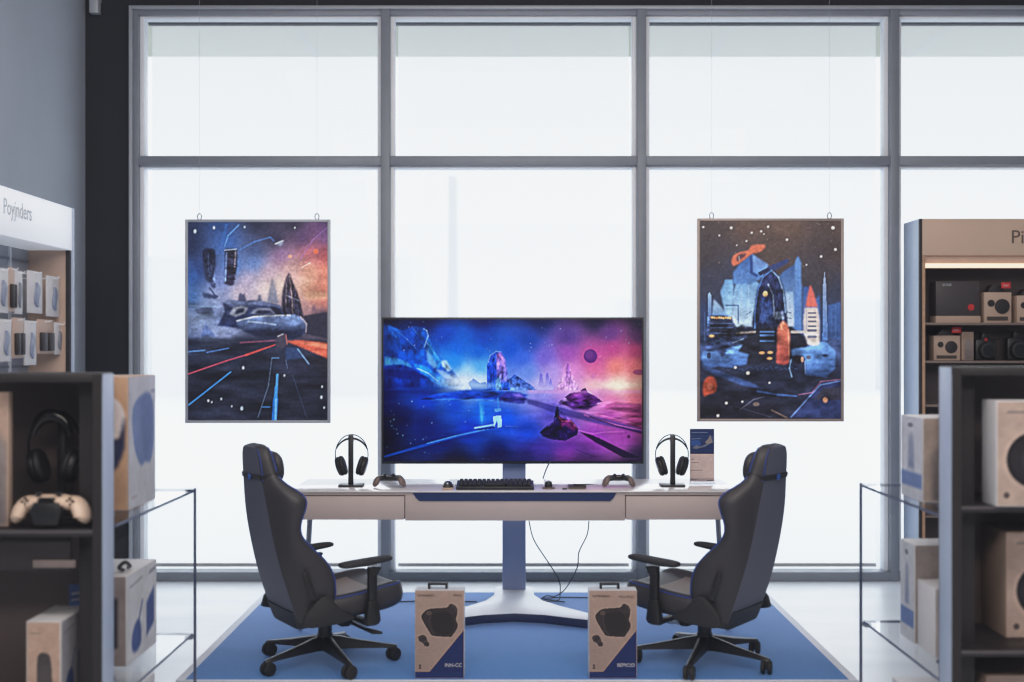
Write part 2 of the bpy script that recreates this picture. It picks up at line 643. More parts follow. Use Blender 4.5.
for i in range(4):
    x0, x1 = (WX[i] + .028 if i else -2.346), WX[i + 1] - .028
    w = struct_empty('window_%d' % (i + 1), ((x0 + x1) / 2, YB, 0))
    hw = (x1 - x0) / 2
    obj('transom', box(NB(), -hw, hw, -.04, .12, ZTR - .03, ZTR + .028, .004), M_['alu_dark'], w)
    obj('top_rail', box(NB(), -hw, hw, -.03, .08, ZT - .032, ZT, .004), M_['alu_dark'], w)
    obj('bottom_rail', box(NB(), -hw, hw, -.05, .08, 0.0, .058, .004), M_['alu_dark'], w)
    for s in (-1, 1):
        for (z0, z1) in ((.058, ZTR - .03), (ZTR + .028, ZT - .032)):
            obj('glazing_bead', box(NB(), s * hw - (.026 if s > 0 else 0), s * hw + (.026 if s < 0 else 0), .0, .09, z0, z1, .003), M_['alu_light'], w)
    for (z0, z1) in ((.058, ZTR - .03), (ZTR + .028, ZT - .032)):
        obj('glazing_bead', box(NB(), -hw + .026, hw - .026, .0, .09, z1 - .014, z1, .003), M_['alu_light'], w)
        b2 = NB()
        v = [b2.verts.new(p) for p in ((-hw, .07, z0), (hw, .07, z0), (hw, .07, z1), (-hw, .07, z1))]
        b2.faces.new(v)
        obj('pane', b2, M_['pane'], w, smooth=False)
    # roller shade just outside the glass
    sh = thing('roller_blind', ['white sheer roller blind in the window behind the left poster',
                                'white sheer roller blind in the window behind the big screen',
                                'white sheer roller blind in the window behind the right poster',
                                'white sheer roller blind in the window above the lit shelf unit'][i],
               'roller blind', ((x0 + x1) / 2, YB + .15, 0), 0, 'roller blinds over the windows')
    b2 = NB()
    a = hw - .035
    v = [b2.verts.new(p) for p in ((-a, 0, .08), (a, 0, .08), (a, 0, 3.54), (-a, 0, 3.54))]
    b2.faces.new(v)
    obj('shade_fabric', b2, M_['shade'], sh, smooth=False)
    obj('hem_bar', box(NB(), -a, a, -.012, .012, .060, .082, .004), M_['hem'], sh)
    obj('roller_tube', cyl(NB(), (-a - .02, 0, 3.555), (a + .02, 0, 3.555), .024, n=16), M_['tube_grey'], sh)

# outside: paving, soffit, hazy buildings and a pole
struct('outside_ground', box(NB(), -40, 40, YB + .2, 70, -.15, -.03), M_['ext_ground'], smooth=False)
so = struct_empty('outside_canopy')
obj('soffit_board', box(NB(), -12, 14, YB + .2, 10.15, 3.83, 3.95), M_['ext_canopy'], so, smooth=False)
for k in range(-5, 8):
    obj('soffit_seam', box(NB(), k * 1.6 + .01, k * 1.6 + .03, YB + .2, 10.14, 3.822, 3.832), M_['ext_pole'], so, smooth=False)
struct('outside_building', box(NB(), -30, -3.4, 42, 52, -.05, 4.6), M_['ext_far'], smooth=False)
struct('outside_building', box(NB(), 4, 34, 48, 58, -.05, 3.4), M_['ext_far'], smooth=False)
pl = NB()
cyl(pl, (-1.42, 30, -.05), (-1.42, 30, 5.6), .14, .1, 12)
tag(obj('street_pole', pl, M_['ext_pole']), 'hazy grey pole outdoors faintly seen through the middle window', 'pole')

# ------------------------------------------------------------------ rug
def rug_material():
    m = bpy.data.materials.new('blue rug pile')
    m.use_nodes = True
    nt = m.node_tree
    b = nt.nodes['Principled BSDF']
    b.inputs['Roughness'].default_value = .9
    b.inputs['Sheen Weight'].default_value = .25
    b.inputs['Specular IOR Level'].default_value = .2
    tc = nt.nodes.new('ShaderNodeTexCoord')
    n = nt.nodes.new('ShaderNodeTexNoise')
    n.inputs['Scale'].default_value = 220
    n.inputs['Detail'].default_value = 4
    n3 = nt.nodes.new('ShaderNodeTexNoise')
    n3.inputs['Scale'].default_value = 2.5
    mx = nt.nodes.new('ShaderNodeMath')
    mx.operation = 'ADD'
    mx.inputs[1].default_value = 0
    r = nt.nodes.new('ShaderNodeValToRGB')
    r.color_ramp.elements[0].position = .25
    r.color_ramp.elements[0].color = L(54, 106, 178)
    r.color_ramp.elements[1].position = .75
    r.color_ramp.elements[1].color = L(88, 148, 214)
    bp = nt.nodes.new('ShaderNodeBump')
    bp.inputs['Strength'].default_value = .4
    bp.inputs['Distance'].default_value = .003
    nt.links.new(tc.outputs['Object'], n.inputs['Vector'])
    nt.links.new(tc.outputs['Object'], n3.inputs['Vector'])
    nt.links.new(n.outputs['Fac'], mx.inputs[0])
    nt.links.new(mx.outputs[0], r.inputs['Fac'])
    nt.links.new(r.outputs['Color'], b.inputs['Base Color'])
    nt.links.new(n.outputs['Fac'], bp.inputs['Height'])
    nt.links.new(bp.outputs['Normal'], b.inputs['Normal'])
    return m


RZ = .010
rug = thing('rug', 'blue rectangular rug with a pale edge band under the desk and chairs', 'rug', (.022, 6.455, 0))
rw, r0, r1 = 1.482, -1.0, 1.0
obj('pile', box(NB(), -rw + .03, rw - .03, r0 + .014, r1 - .03, .001, RZ, .002), rug_material(), rug)
bb = NB()
box(bb, -rw - .01, -rw + .03, r0, r1, .0005, RZ * .9, .003)
box(bb, rw - .03, rw + .01, r0, r1, .0005, RZ * .9, .003)
box(bb, -rw + .03, rw - .03, r0, r0 + .014, .0005, RZ * .9, .003)
box(bb, -rw + .03, rw - .03, r1 - .03, r1, .0005, RZ * .9, .003)
obj('edge_band', bb, mat('pale rug binding', L(218, 224, 234), .8, noise=.05, nscale=80), rug)

# ------------------------------------------------------------------ desk
DF, DB, DH = 6.2, 6.79, .75
desk = thing('desk', 'long white gaming desk with two drawers and a navy front inlay', 'desk', (.01, DF, 0))
hw = 1.12
DD = DB - DF
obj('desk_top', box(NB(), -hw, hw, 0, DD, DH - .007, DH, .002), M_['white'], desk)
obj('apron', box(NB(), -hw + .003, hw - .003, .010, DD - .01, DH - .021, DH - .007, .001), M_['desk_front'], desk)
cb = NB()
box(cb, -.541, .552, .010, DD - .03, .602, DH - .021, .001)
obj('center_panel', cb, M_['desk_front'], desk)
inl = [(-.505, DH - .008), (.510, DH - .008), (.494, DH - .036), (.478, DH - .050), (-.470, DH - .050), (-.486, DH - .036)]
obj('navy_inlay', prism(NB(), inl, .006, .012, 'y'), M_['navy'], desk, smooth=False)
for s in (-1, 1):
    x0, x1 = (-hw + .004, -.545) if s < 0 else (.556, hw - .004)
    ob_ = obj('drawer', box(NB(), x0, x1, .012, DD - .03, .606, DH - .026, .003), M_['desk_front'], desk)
for sx in (-1, 1):
    for yy, ex in ((.22, 0), (DD - .07, .05)):
        lg = NB()
        tube(lg, [(sx * (1.045 + ex), yy, .602), (sx * (1.06 + ex), yy, .35), (sx * (1.098 + ex), yy, RZ + .005)], [.0125, .0125, .013], 14)
        obj('leg', lg, M_['steel'], desk)

# ------------------------------------------------------------------ screen on its floor stand
tvd = 7.17
p = F / tvd
tvw, tvh = 262.5 / p, 146.8 / p
tv = thing('display_screen', 'large widescreen display showing a blue and purple alien landscape', 'screen', (.7 / p, tvd, EYE - 114 / p))
tvb = NB()
box(tvb, -tvw / 2, tvw / 2, .004, .04, 0, tvh, .004)
box(tvb, -.45, .45, .04, .075, .12, tvh - .2, .01)
obj('housing', tvb, M_['black'], tv)

A = Art(45, 45, 965, 557, 400, 224)
A.idw([
    (50, 50, (20, 26, 58)), (200, 55, (12, 28, 88)), (400, 55, (8, 34, 118)), (600, 55, (18, 32, 92)), (800, 55, (38, 36, 74)), (960, 55, (42, 42, 66)),
    (60, 130, (8, 40, 120)), (260, 100, (8, 62, 180)), (310, 150, (8, 92, 225)), (400, 120, (6, 64, 180)), (380, 160, (10, 90, 215)), (560, 120, (20, 62, 165)), (700, 110, (78, 56, 136)), (850, 100, (92, 54, 124)), (955, 110, (82, 52, 100)),
    (300, 195, (30, 135, 248)), (390, 215, (70, 165, 248)), (345, 235, (160, 210, 250)), (540, 185, (50, 95, 222)), (620, 185, (112, 92, 208)), (700, 165, (150, 74, 172)), (860, 150, (186, 66, 134)), (945, 155, (196, 70, 120)), (500, 150, (14, 76, 205)),
    (560, 235, (100, 140, 242)), (640, 235, (176, 150, 240)), (720, 235, (226, 138, 212)), (800, 225, (238, 112, 160)), (870, 215, (246, 130, 118)), (945, 215, (240, 116, 122)), (790, 180, (190, 70, 150)),
    (600, 285, (196, 190, 250)), (700, 285, (240, 190, 240)), (790, 280, (252, 186, 196)), (880, 280, (255, 228, 200)), (955, 275, (252, 184, 160)),
    (280, 270, (120, 190, 250)), (330, 280, (205, 224, 252)), (390, 270, (185, 215, 250)), (520, 300, (110, 150, 245)),
    (60, 230, (6, 40, 140)), (150, 250, (6, 50, 165)), (60, 300, (6, 26, 95)), (200, 330, (5, 44, 160)), (300, 350, (6, 60, 195)), (400, 375, (10, 90, 235)),
    (100, 400, (10, 18, 62)), (200, 430, (6, 24, 92)), (60, 480, (16, 20, 48)), (250, 480, (8, 28, 105)), (350, 440, (6, 46, 175)), (480, 410, (12, 74, 232)), (560, 450, (18, 62, 205)),
    (450, 525, (8, 22, 80)), (300, 545, (14, 20, 52)), (560, 545, (28, 28, 100)), (650, 380, (70, 70, 195)), (600, 525, (56, 40, 140)), (700, 515, (118, 44, 150)), (800, 470, (150, 56, 178)), (900, 460, (158, 62, 168)),
    (760, 545, (72, 38, 108)), (950, 545, (52, 38, 76)), (850, 390, (152, 64, 150)), (950, 400, (150, 56, 112)), (950, 335, (236, 116, 140)), (860, 345, (228, 120, 172)), (700, 325, (170, 124, 224)), (790, 335, (196, 120, 202)), (600, 320, (130, 128, 236)), (680, 420, (110, 70, 190)),
], 3.4)
# hills, ice cliffs on the left
A.vpoly([(45, 60), (110, 90), (150, 70), (195, 75), (205, 105), (225, 160), (260, 195), (300, 240), (330, 285), (230, 300), (45, 300)], (18, 70, 175), (10, 70, 200), .85, 4)
A.poly([(60, 62), (112, 88), (98, 118), (70, 100)], (22, 84, 200), .95, 3)
A.poly([(112, 88), (150, 75), (180, 120), (170, 160), (130, 150), (100, 120)], (12, 62, 170), .95, 3)
A.poly([(172, 95), (190, 76), (203, 100), (198, 145), (180, 195), (165, 190), (185, 140)], (20, 90, 215), .95, 3)
A.line([(188, 80), (199, 86), (204, 106), (196, 128), (190, 146)], 4, (150, 205, 255), .8)
A.line([(200, 130), (225, 165), (245, 195), (275, 230)], 4, (140, 200, 255), .85)
A.poly([(203, 110), (228, 165), (255, 195), (240, 225), (205, 200)], (40, 140, 245), .8, 4)
A.poly([(250, 195), (268, 192), (288, 225), (275, 235), (255, 215)], (170, 215, 255), .9, 4)
A.poly([(48, 178), (90, 185), (130, 200), (150, 222), (110, 210), (48, 215)], (60, 150, 245), .95, 3)
A.poly([(48, 212), (110, 208), (150, 224), (210, 250), (240, 280), (45, 300)], (8, 44, 150), .9, 4)
A.poly([(150, 205), (200, 215), (235, 250), (290, 275), (330, 285), (250, 290), (215, 265), (180, 240)], (30, 130, 245), .75, 5)
A.line([(165, 222), (205, 240), (238, 268)], 4, (150, 210, 255), .8)
A.glow(330, 275, 75, 26, (215, 232, 255), .8)
A.glow(400, 285, 60, 16, (185, 215, 252), .6)
A.grain([(45, 60), (110, 85), (150, 70), (200, 75), (225, 160), (300, 240), (330, 285), (45, 300)], .6, 34, 21, 3, .6)
for k, (x0_, y0_, x1_, y1_) in enumerate(((100, 92, 130, 118), (130, 118, 160, 150), (60, 70, 95, 84), (205, 150, 200, 200), (228, 172, 250, 215), (150, 80, 168, 100), (75, 90, 92, 112))):
    A.line([(x0_, y0_), (x1_, y1_)], 3, (70, 150, 245), .55)
A.poly([(196, 150), (215, 175), (238, 215), (225, 222), (202, 200)], (150, 205, 255), .5, 5)
A.poly([(230, 225), (262, 232), (300, 262), (262, 258)], (190, 225, 255), .55, 6)
A.poly([(60, 225), (150, 232), (215, 258), (120, 262), (60, 250)], (4, 24, 96), .7, 6)
A.poly([(45, 270), (220, 285), (330, 300), (240, 318), (45, 310)], (4, 26, 100), .55, 8)
# far rocks
A.poly([(345, 275), (365, 258), (390, 275), (410, 270), (420, 300), (360, 300)], (30, 80, 190), .8, 2)
A.vpoly([(488, 300), (490, 262), (512, 243), (540, 262), (575, 285), (590, 302)], (40, 80, 200), (90, 130, 235), .9, 2)
A.vpoly([(412, 300), (414, 205), (425, 175), (445, 160), (462, 162), (478, 190), (486, 240), (496, 300)], (26, 66, 190), (30, 80, 215), 1, 2)
A.vpoly([(448, 170), (462, 163), (478, 190), (486, 240), (490, 270), (462, 275), (448, 250)], (190, 120, 225), (110, 110, 235), .8, 3)
A.poly([(418, 215), (440, 200), (446, 250), (420, 280)], (12, 40, 140), .7, 4)
A.line([(418, 200), (425, 176), (446, 161), (462, 163)], 3, (150, 200, 255), .8)
A.poly([(446, 262), (458, 250), (466, 300), (446, 300)], (120, 190, 255), .8, 3)
for x, t, w in ((606, 238, 9), (628, 236, 8), (640, 258, 6)):
    A.vpoly([(x - w * 1.6, 298), (x - w * .8, 270), (x - w * .5, t + 6), (x, t), (x + w * .5, t + 8), (x + w, 275), (x + w * 1.6, 298)], (96, 90, 210), (190, 180, 248), .9, 2)
A.vpoly([(655, 300), (680, 278), (692, 262), (697, 212), (701, 202), (706, 212), (714, 262), (728, 280), (745, 300)], (140, 78, 180), (214, 160, 232), .95, 2)
A.poly([(780, 255), (795, 236), (802, 240), (795, 262)], (200, 110, 180), .5, 3)
# sun haze, planets
A.glow(880, 283, 70, 14, (255, 240, 215), .9)
A.glow(790, 180, 60, 50, (190, 70, 150), .35)
A.ell(782, 178, 24, 25, (92, 40, 120), 1, 2)
A.ell(776, 172, 14, 16, (120, 60, 140), .5, 8)
A.ell(955, 236, 22, 10, (160, 70, 120), .8, 3)
A.line([(820, 178), (812, 182)], 3, (240, 140, 150), .8)
A.grain([(412, 300), (414, 205), (445, 160), (478, 190), (496, 300)], .9, 16, 5, 2, .5)
A.grain([(488, 300), (490, 262), (512, 243), (575, 285), (590, 302)], .9, 14, 6, 2)
A.grain([(660, 300), (697, 212), (706, 212), (740, 300)], .5, 12, 7, 2, .5)
A.glow(318, 268, 56, 24, (214, 232, 255), .75)
A.glow(390, 284, 50, 12, (190, 218, 252), .6)
# island bank mid
A.vpoly([(170, 330), (240, 312), (330, 300), (420, 298), (500, 305), (560, 318), (540, 335), (430, 335), (300, 332)], (20, 70, 200), (8, 40, 150), .85, 3)
A.poly([(250, 318), (340, 302), (440, 312), (460, 322), (380, 330), (270, 330)], (10, 40, 140), .6, 4)
A.poly([(455, 330), (480, 308), (530, 310), (556, 330), (545, 350), (480, 345)], (40, 40, 130), .9, 3)
A.poly([(500, 312), (530, 312), (548, 328), (520, 330)], (110, 90, 200), .7, 3)
A.poly([(550, 330), (640, 350), (760, 385), (965, 440), (965, 455), (800, 420), (660, 385), (560, 350)], (44, 40, 120), .7, 4)
A.line([(570, 330), (640, 352), (720, 372)], 4, (130, 110, 220), .7)
A.line([(760, 390), (870, 425), (965, 445)], 4, (220, 110, 190), .85)
A.line([(780, 396), (880, 432), (965, 456)], 6, (50, 24, 70), .9)
A.line([(800, 386), (900, 412), (965, 430)], 3, (230, 120, 190), .8)
# rock ship right
A.poly([(690, 325), (712, 310), (745, 306), (755, 294), (765, 292), (772, 308), (800, 322), (826, 342), (800, 350), (740, 352), (700, 338)], (74, 30, 100), 1, 2)
A.poly([(700, 340), (790, 345), (810, 352), (770, 372), (720, 372), (690, 352), (660, 350)], (58, 26, 96), .9, 3)
A.poly([(712, 312), (745, 308), (758, 318), (720, 326)], (130, 60, 150), .7, 3)
A.grain([(660, 350), (700, 318), (760, 294), (826, 342), (770, 372)], 1.1, 14, 8, 2, 2)
A.grain([(170, 335), (240, 312), (420, 298), (560, 318), (540, 345), (300, 334)], .9, 16, 9, 2, 3)
A.poly([(560, 300), (700, 300), (860, 300), (965, 300), (965, 312), (560, 312)], (230, 160, 220), .35, 6)
A.poly([(860, 345), (965, 350), (965, 385), (870, 375), (826, 362)], (120, 46, 104), .6, 6)
A.grain([(840, 340), (965, 345), (965, 440), (760, 385)], .5, 14, 10, 4, 4)
# waterline and pier
A.line([(215, 336), (330, 333), (440, 337)], 2, (70, 150, 250), .6)
A.glow(395, 385, 8, 34, (60, 170, 250), .85)
A.line([(388, 350), (396, 410)], 7, (70, 175, 250), .5)
A.line([(50, 540), (240, 485), (380, 448)], 8, (16, 80, 220), .9, 13)
A.line([(200, 493), (300, 466), (420, 440)], 4, (90, 175, 255), .8)
A.line([(370, 437), (440, 425)], 6, (150, 215, 255), 1)
A.poly([(372, 442), (440, 430), (440, 438), (380, 447)], (10, 40, 130), .9, 1)
A.poly([(436, 395), (464, 392), (466, 432), (452, 436), (450, 405), (438, 434)], (150, 215, 255), .95, 1)
A.poly([(440, 368), (462, 365), (464, 376), (442, 380)], (80, 160, 250), .9, 2)
A.line([(452, 330), (455, 365)], 8, (60, 140, 245), .7)
A.line([(480, 431), (520, 432)], 2, (130, 150, 240), .7)
# small boat
A.poly([(600, 452), (625, 430), (650, 415), (655, 385), (660, 358), (668, 360), (668, 390), (685, 405), (720, 415), (740, 440), (735, 462), (690, 484), (640, 478), (612, 468)], (28, 16, 66), 1, 2)
A.poly([(672, 400), (712, 410), (735, 440), (720, 448), (690, 425), (676, 440)], (84, 26, 80), .9, 3)
A.line([(668, 395), (680, 412), (712, 412), (736, 440)], 3, (220, 90, 150), .8)
A.line([(662, 395), (650, 420), (622, 436)], 3, (80, 70, 190), .8)
A.poly([(740, 450), (790, 462), (960, 545), (900, 545), (800, 490)], (30, 16, 50), .95, 2)
A.line([(740, 446), (790, 458), (830, 452), (900, 450)], 3, (210, 110, 210), .8)
A.line([(730, 515), (800, 541)], 3, (50, 26, 90), .8)
A.ell(918, 468, 6, 6, (80, 30, 90), 1)
A.grain([(600, 452), (650, 415), (660, 358), (720, 415), (740, 440), (690, 484), (612, 468)], .9, 14, 12, 2)
A.glow(640, 500, 110, 22, (40, 30, 120), .45)
A.grain([(45, 330), (965, 330), (965, 557), (45, 557)], .25, 30, 14, 6, 5)
A.stars(46, (50, 50, 960, 160), (150, 170, 230), 4, 1.5)
A.stars(36, (50, 330, 420, 550), (120, 170, 240), 9, 2.0)
A.noise(.07, 26, 2)
A.noise(.06, 7, 8)
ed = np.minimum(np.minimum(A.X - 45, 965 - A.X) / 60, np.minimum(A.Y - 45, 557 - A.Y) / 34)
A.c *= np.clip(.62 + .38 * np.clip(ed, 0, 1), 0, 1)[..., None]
b_ = 2.0 / p
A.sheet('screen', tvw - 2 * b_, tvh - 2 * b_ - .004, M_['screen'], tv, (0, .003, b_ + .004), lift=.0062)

st = thing('screen_stand', 'blue grey floor pillar on a white splayed base holding the big screen', 'stand', (.012, 7.3, 0))
obj('pillar', box(NB(), -.068, .068, -.03, .05, RZ + .045, 1.9 - .42, .006), M_['stand_grey'], st)
half = [(.0, -.68), (.16, -.72), (.30, -.80), (.46, -.88), (.505, -.86), (.50, -.80), (.40, -.68), (.26, -.50), (.16, -.34), (.115, -.18), (.115, .02), (.09, .075)]
full = half + [(-x, y) for x, y in reversed(half) if x > 0]
full = [(x, y) for x, y in full]
obj('base_plate', prism(NB(), full, RZ + .001, RZ + .046, 'z', .003), [M_['stand_white'], M_['navy_side']], st)
for f in kids(st)[-1].data.polygons if False else [q for c in C.objects if c.name == 'base_plate' for q in c.data.polygons]:
    if f.normal.z < .6:
        f.material_index = 1
obj('mount_bracket', box(NB(), -.2, .2, -.045, -.03, 1.05, 1.42, .004), M_['black'], st)

# ------------------------------------------------------------------ cables
def cable(label, pts, r=.0032, name='cable', k=10):
    return tag(obj(name, tube(NB(), smooth_path(pts, k), r, 8), M_['black']), label, 'cable', 'black cables around the desk')


fl = RZ + .0045
cable('black cable hanging from the desk underside beside the pillar to the rug', [W(529, 521, 6.84), W(534, 540, 6.86), W(548, 562, 6.95), W(559, 580, 7.1), (.275, 7.16, .05), (.262, 7.13, fl + .008), (.2, 7.16, fl + .006), (.15, 7.14, fl), (.22, 7.1, fl + .01), (.30, 7.13, fl)])
cable('black cable curving down from under the desk, right of the other hanging one', [W(589, 521, 6.84), W(587, 535, 6.86), W(579, 552, 6.9), W(577, 568, 6.98), W(566, 588, 7.18), (.25, 7.22, fl + .014), (.2, 7.2, fl + .02), (.16, 7.19, fl)])
cable('black cable lying on the rug to the right of the screen base', [(.17, 7.23, fl), (.3, 7.255, fl), (.45, 7.25, fl), (.62, 7.26, fl)], k=6)
cable('black cable lying on the rug at the tip of the left chair seat', [(-.78, 7.12, fl), (-.65, 7.13, fl), (-.45, 7.15, fl), (-.2, 7.13, fl)], k=6)
cable('short black cable dropping from the screen down to the desk', [(W(550, 461, 7.14)), W(546, 470, 7.1), W(543.5, 477, 6.97), W(542, 482, 6.86)], .004)


# ------------------------------------------------------------------ headphones and their stands
def make_headphones(label, loc, rotz=0.0, group=None):
    t = thing('headphones', label, 'headphones', loc, rotz, group)
    # local origin: centre of the top of the band; hangs down
    a = [math.radians(x) for x in np.linspace(-14, 194, 33)]
    Rx, Rz = .0845, .104
    pts = [(Rx * math.cos(x), 0, -Rz + Rz * math.sin(x)) for x in a]
    obj('headband', tube(NB(), pts, .0029, 8, 2.6, 1.0), M_['black_gloss'], t)
    a = [math.radians(x) for x in np.linspace(20, 160, 25)]
    pts = [(.0835 * math.cos(x), 0, -.104 + .084 * math.sin(x)) for x in a]
    rr = [.002 + .0042 * math.sin(PI * i / 24) ** .7 for i in range(25)]
    obj('suspension_strap', tube(NB(), pts, rr, 10, 2.2, 1.0), M_['black_soft'], t)
    for s in (-1, 1):
        yk = NB()
        tube(yk, [(s * .0815, 0, -.125), (s * .080, -.004, -.150), (s * .071, -.004, -.172)], .0042, 8)
        obj('yoke', yk, M_['black_gloss'], t)
        R = Matrix.Translation((s * .0545, 0, -.162)) @ Matrix.Rotation(s * math.radians(17), 4, 'Y')
        cup = obj('ear_cup', cyl(NB(), (s * -.002, 0, 0), (s * .022, 0, 0), .054, .046, 28, .007, M=R), M_['black'], t)
        obj('ear_cushion', cyl(NB(), (s * -.024, 0, 0), (s * -.002, 0, 0), .048, .054, 28, .010, M=R), M_['black_soft'], cup)
        obj('accent_ring', cyl(NB(), (s * .022, 0, 0), (s * .025, 0, 0), .030, .027, 24, .001, M=R), M_['steel'], cup)
    return t


def make_hp_stand(label, loc, group=None, h=.262, rotz=0.0):
    loc = (loc[0], loc[1], loc[2] + .0012)
    t = thing('headphone_stand', label, 'headphone stand', loc, rotz, group)
    obj('base_plate', box(NB(), -.062, .062, -.05, .06, 0, .009, .003), M_['black'], t)
    obj('column', box(NB(), -.0135, .0135, -.022, -.008, .009, h, .003), M_['black'], t)
    obj('hook', box(NB(), -.011, .011, -.008, .042, h - .035, h - .0305, .002), M_['black'], t)
    return t


for sx, who in ((-.827, 'left controller'), (.825, 'tall info card')):
    make_hp_stand('black T-shaped headphone stand on the desk beside the %s' % who, (sx, 6.43, DH), 'headphone stands on the desk')
    make_headphones('black headphones with thin double band hung on the desk stand beside the %s' % who, (sx, 6.43 + .018, DH + .2655 - .0015), 0, 'headphones on the desk')


# ------------------------------------------------------------------ game controllers
def make_controller(label, loc, s=1.0, grip=None, body=None, rot=0.0, group=None, wide=False):
    t = thing('game_controller', label, 'game controller', loc, rot, group)
    k = s
    pts = smooth_path([(-.046, 0, .044), (-.03, 0, .050), (0, 0, .050), (.03, 0, .050), (.046, 0, .044)], 6)
    n = len(pts)
    rr = [(.013 + .003 * math.sin(PI * i / (n - 1))) * k for i in range(n)]
    obj('body', tube(NB(), [(x * k, y * k, z * k) for x, y, z in pts], rr, 14, 1.0, 1.9), body, t)
    for sg in (-1, 1):
        gp = smooth_path([(sg * .040, .004, .049), (sg * .054, .002, .046), (sg * .065, -.004, .032), (sg * .0695, -.008, .016), (sg * .067, -.010, .0085)], 6)
        m = len(gp)
        rad = [(.0135 + .002 * math.sin(PI * min(1, i / (m - 1) * 1.1)) - .006 * max(0, i / (m - 1) - .75) * 4) * k for i in range(m)]
        obj('grip', tube(NB(), [(x * k, y * k, z * k) for x, y, z in gp], rad, 14, 1.0, 1.6), grip, t)
        st_ = NB()
        cyl(st_, (sg * .022 * k, -.012 * k, .058 * k), (sg * .022 * k, -.016 * k, .069 * k), .0045 * k, n=12)
        cyl(st_, (sg * .022 * k, -.016 * k, .068 * k), (sg * .022 * k, -.0165 * k, .072 * k), .0085 * k, .0075 * k, 16, .001 * k)
        obj('thumbstick', st_, M_['black_soft'], t)
        bt = NB()
        for q in range(4):
            cx, cz = .047 + .0065 * math.cos(q * PI / 2), .052 + .006 * math.sin(q * PI / 2)
            cyl(bt, (sg * cx * k, -.017 * k, cz * k), (sg * cx * k, -.0245 * k, (cz + .002) * k), .0028 * k, n=10)
        obj('button_cluster', bt, M_['black_gloss'], t)
        obj('trigger', box(NB(), sg * .045 * k - .012 * k, sg * .045 * k + .012 * k, .012 * k, .03 * k, .05 * k, .062 * k, .004 * k), M_['black'], t)
    obj('touchpad', box(NB(), -.018 * k, .018 * k, -.034 * k, -.02 * k, .046 * k, .062 * k, .003 * k), M_['black_gloss'], t)
    if wide:
        fp = [(-.026, .052), (.026, .052), (.034, .036), (.026, .004), (-.026, .004), (-.034, .036)]
        obj('center_plate', prism(NB(), [(x * k, z * k) for x, z in fp], -.036 * k, -.012 * k, 'y', .004 * k), M_['black'], t)
    return t


make_controller('brown and black game controller on the desk left of the keyboard', ((389 - 512) / 197, 6.36, DH), 1.0, M_['brown_grip'], M_['black'], 0, 'controllers on the desk')
make_controller('brown and black game controller on the desk at the right end of the navy inlay', ((619 - 512) / 197, 6.36, DH), 1.0, M_['brown_grip'], M_['black'], 0, 'controllers on the desk')

# ------------------------------------------------------------------ keyboard, mouse, dial, flat dock, stylus
kx0, kx1 = (456 - 512) / 200., (534 - 512) / 200.
kb = thing('keyboard', 'black mechanical keyboard centred on the white desk', 'keyboard', ((kx0 + kx1) / 2, 6.245, DH))
kw = (kx1 - kx0) / 2
obj('case', prism(NB(), [(0, 0), (.15, 0), (.15, .034), (.02, .020), (0, .016)], -kw, kw, 'x', .003), M_['black'], kb)
ks = NB()
for r_ in range(5):
    n = 16
    for c_ in range(n):
        if r_ == 0 and 5 <= c_ <= 9:
            continue
        cx = -kw + .012 + (2 * kw - .024) * (c_ + .5) / n
        y = .018 + r_ * .026
        z = .018 + .0145 * (y - .0) / .13
        box(ks, cx - .0098, cx + .0098, y, y + .020, z, z + .012, .002, 1)
    if r_ == 0:
        box(ks, -.055, .06, .018, .038, .020, .032, .002, 1)
obj('key_field', ks, M_['black_soft'], kb)

ms = thing('mouse', 'small black mouse on a pale dock left of the keyboard', 'mouse', ((447.5 - 512) / 200., 6.28, DH))
obj('dock', box(NB(), -.027, .027, -.035, .045, 0, .012, .004), M_['kraft'], ms)
mp = []
for y, h, w in ((-.034, .004, .014), (-.026, .016, .022), (-.005, .026, .026), (.02, .030, .026), (.042, .018, .022), (.05, .004, .012)):
    mp.append([(w * math.cos(q), y, .012 + max(0, h * math.sin(q))) for q in np.linspace(0, PI, 11)] + [(0, y, .0125)])
obj('shell', loft(NB(), mp), M_['black'], ms)
obj('scroll_wheel', cyl(NB(), (-.004, -.02, .030), (.004, -.02, .030), .007, n=14), M_['steel'], ms)

dl = thing('control_dial', 'small black round dial on a thin base right of the keyboard', 'dial', ((548.5 - 512) / 198., 6.31, DH))
obj('base_plate', cyl(NB(), (0, 0, 0), (0, 0, .008), .034, .032, 28, .002), M_['brown_grip'], dl)
obj('dial_knob', cyl(NB(), (0, 0, .008), (0, 0, .036), .021, .017, 24, .004), M_['black'], dl)
obj('dial_cap', cyl(NB(), (0, 0, .036), (0, 0, .041), .012, .011, 20, .002), M_['steel'], dl)

dk = thing('charging_pad', 'flat dark charging pad lying on the desk right of the dial', 'charging pad', ((577 - 512) / 198., 6.32, DH))
obj('tray', prism(NB(), [(-.038, 0), (.038, 0), (.046, .010), (-.046, .012)], -.04, .05, 'y', .002), M_['brown_grip'], dk)
obj('pad_surface', box(NB(), -.046, .046, -.045, .055, .011, .017, .003), M_['black'], dk)
tag(obj('stylus', tube(NB(), [W(566, 0, 6.3) * 0 + Vector((.31, 6.30, DH + .0215)), Vector((.37, 6.305, DH + .0215)), Vector((.412, 6.31, DH + .021))], [.004, .0038, .0015], 10), M_['black']),
    'slim dark stylus laid across the charging pad', 'stylus')
tag(obj('usb_dongle', box(NB(), .252, .276, 6.27, 6.285, DH, DH + .007, .002), M_['black']), 'tiny black dongle lying between the dial and the charging pad', 'dongle')

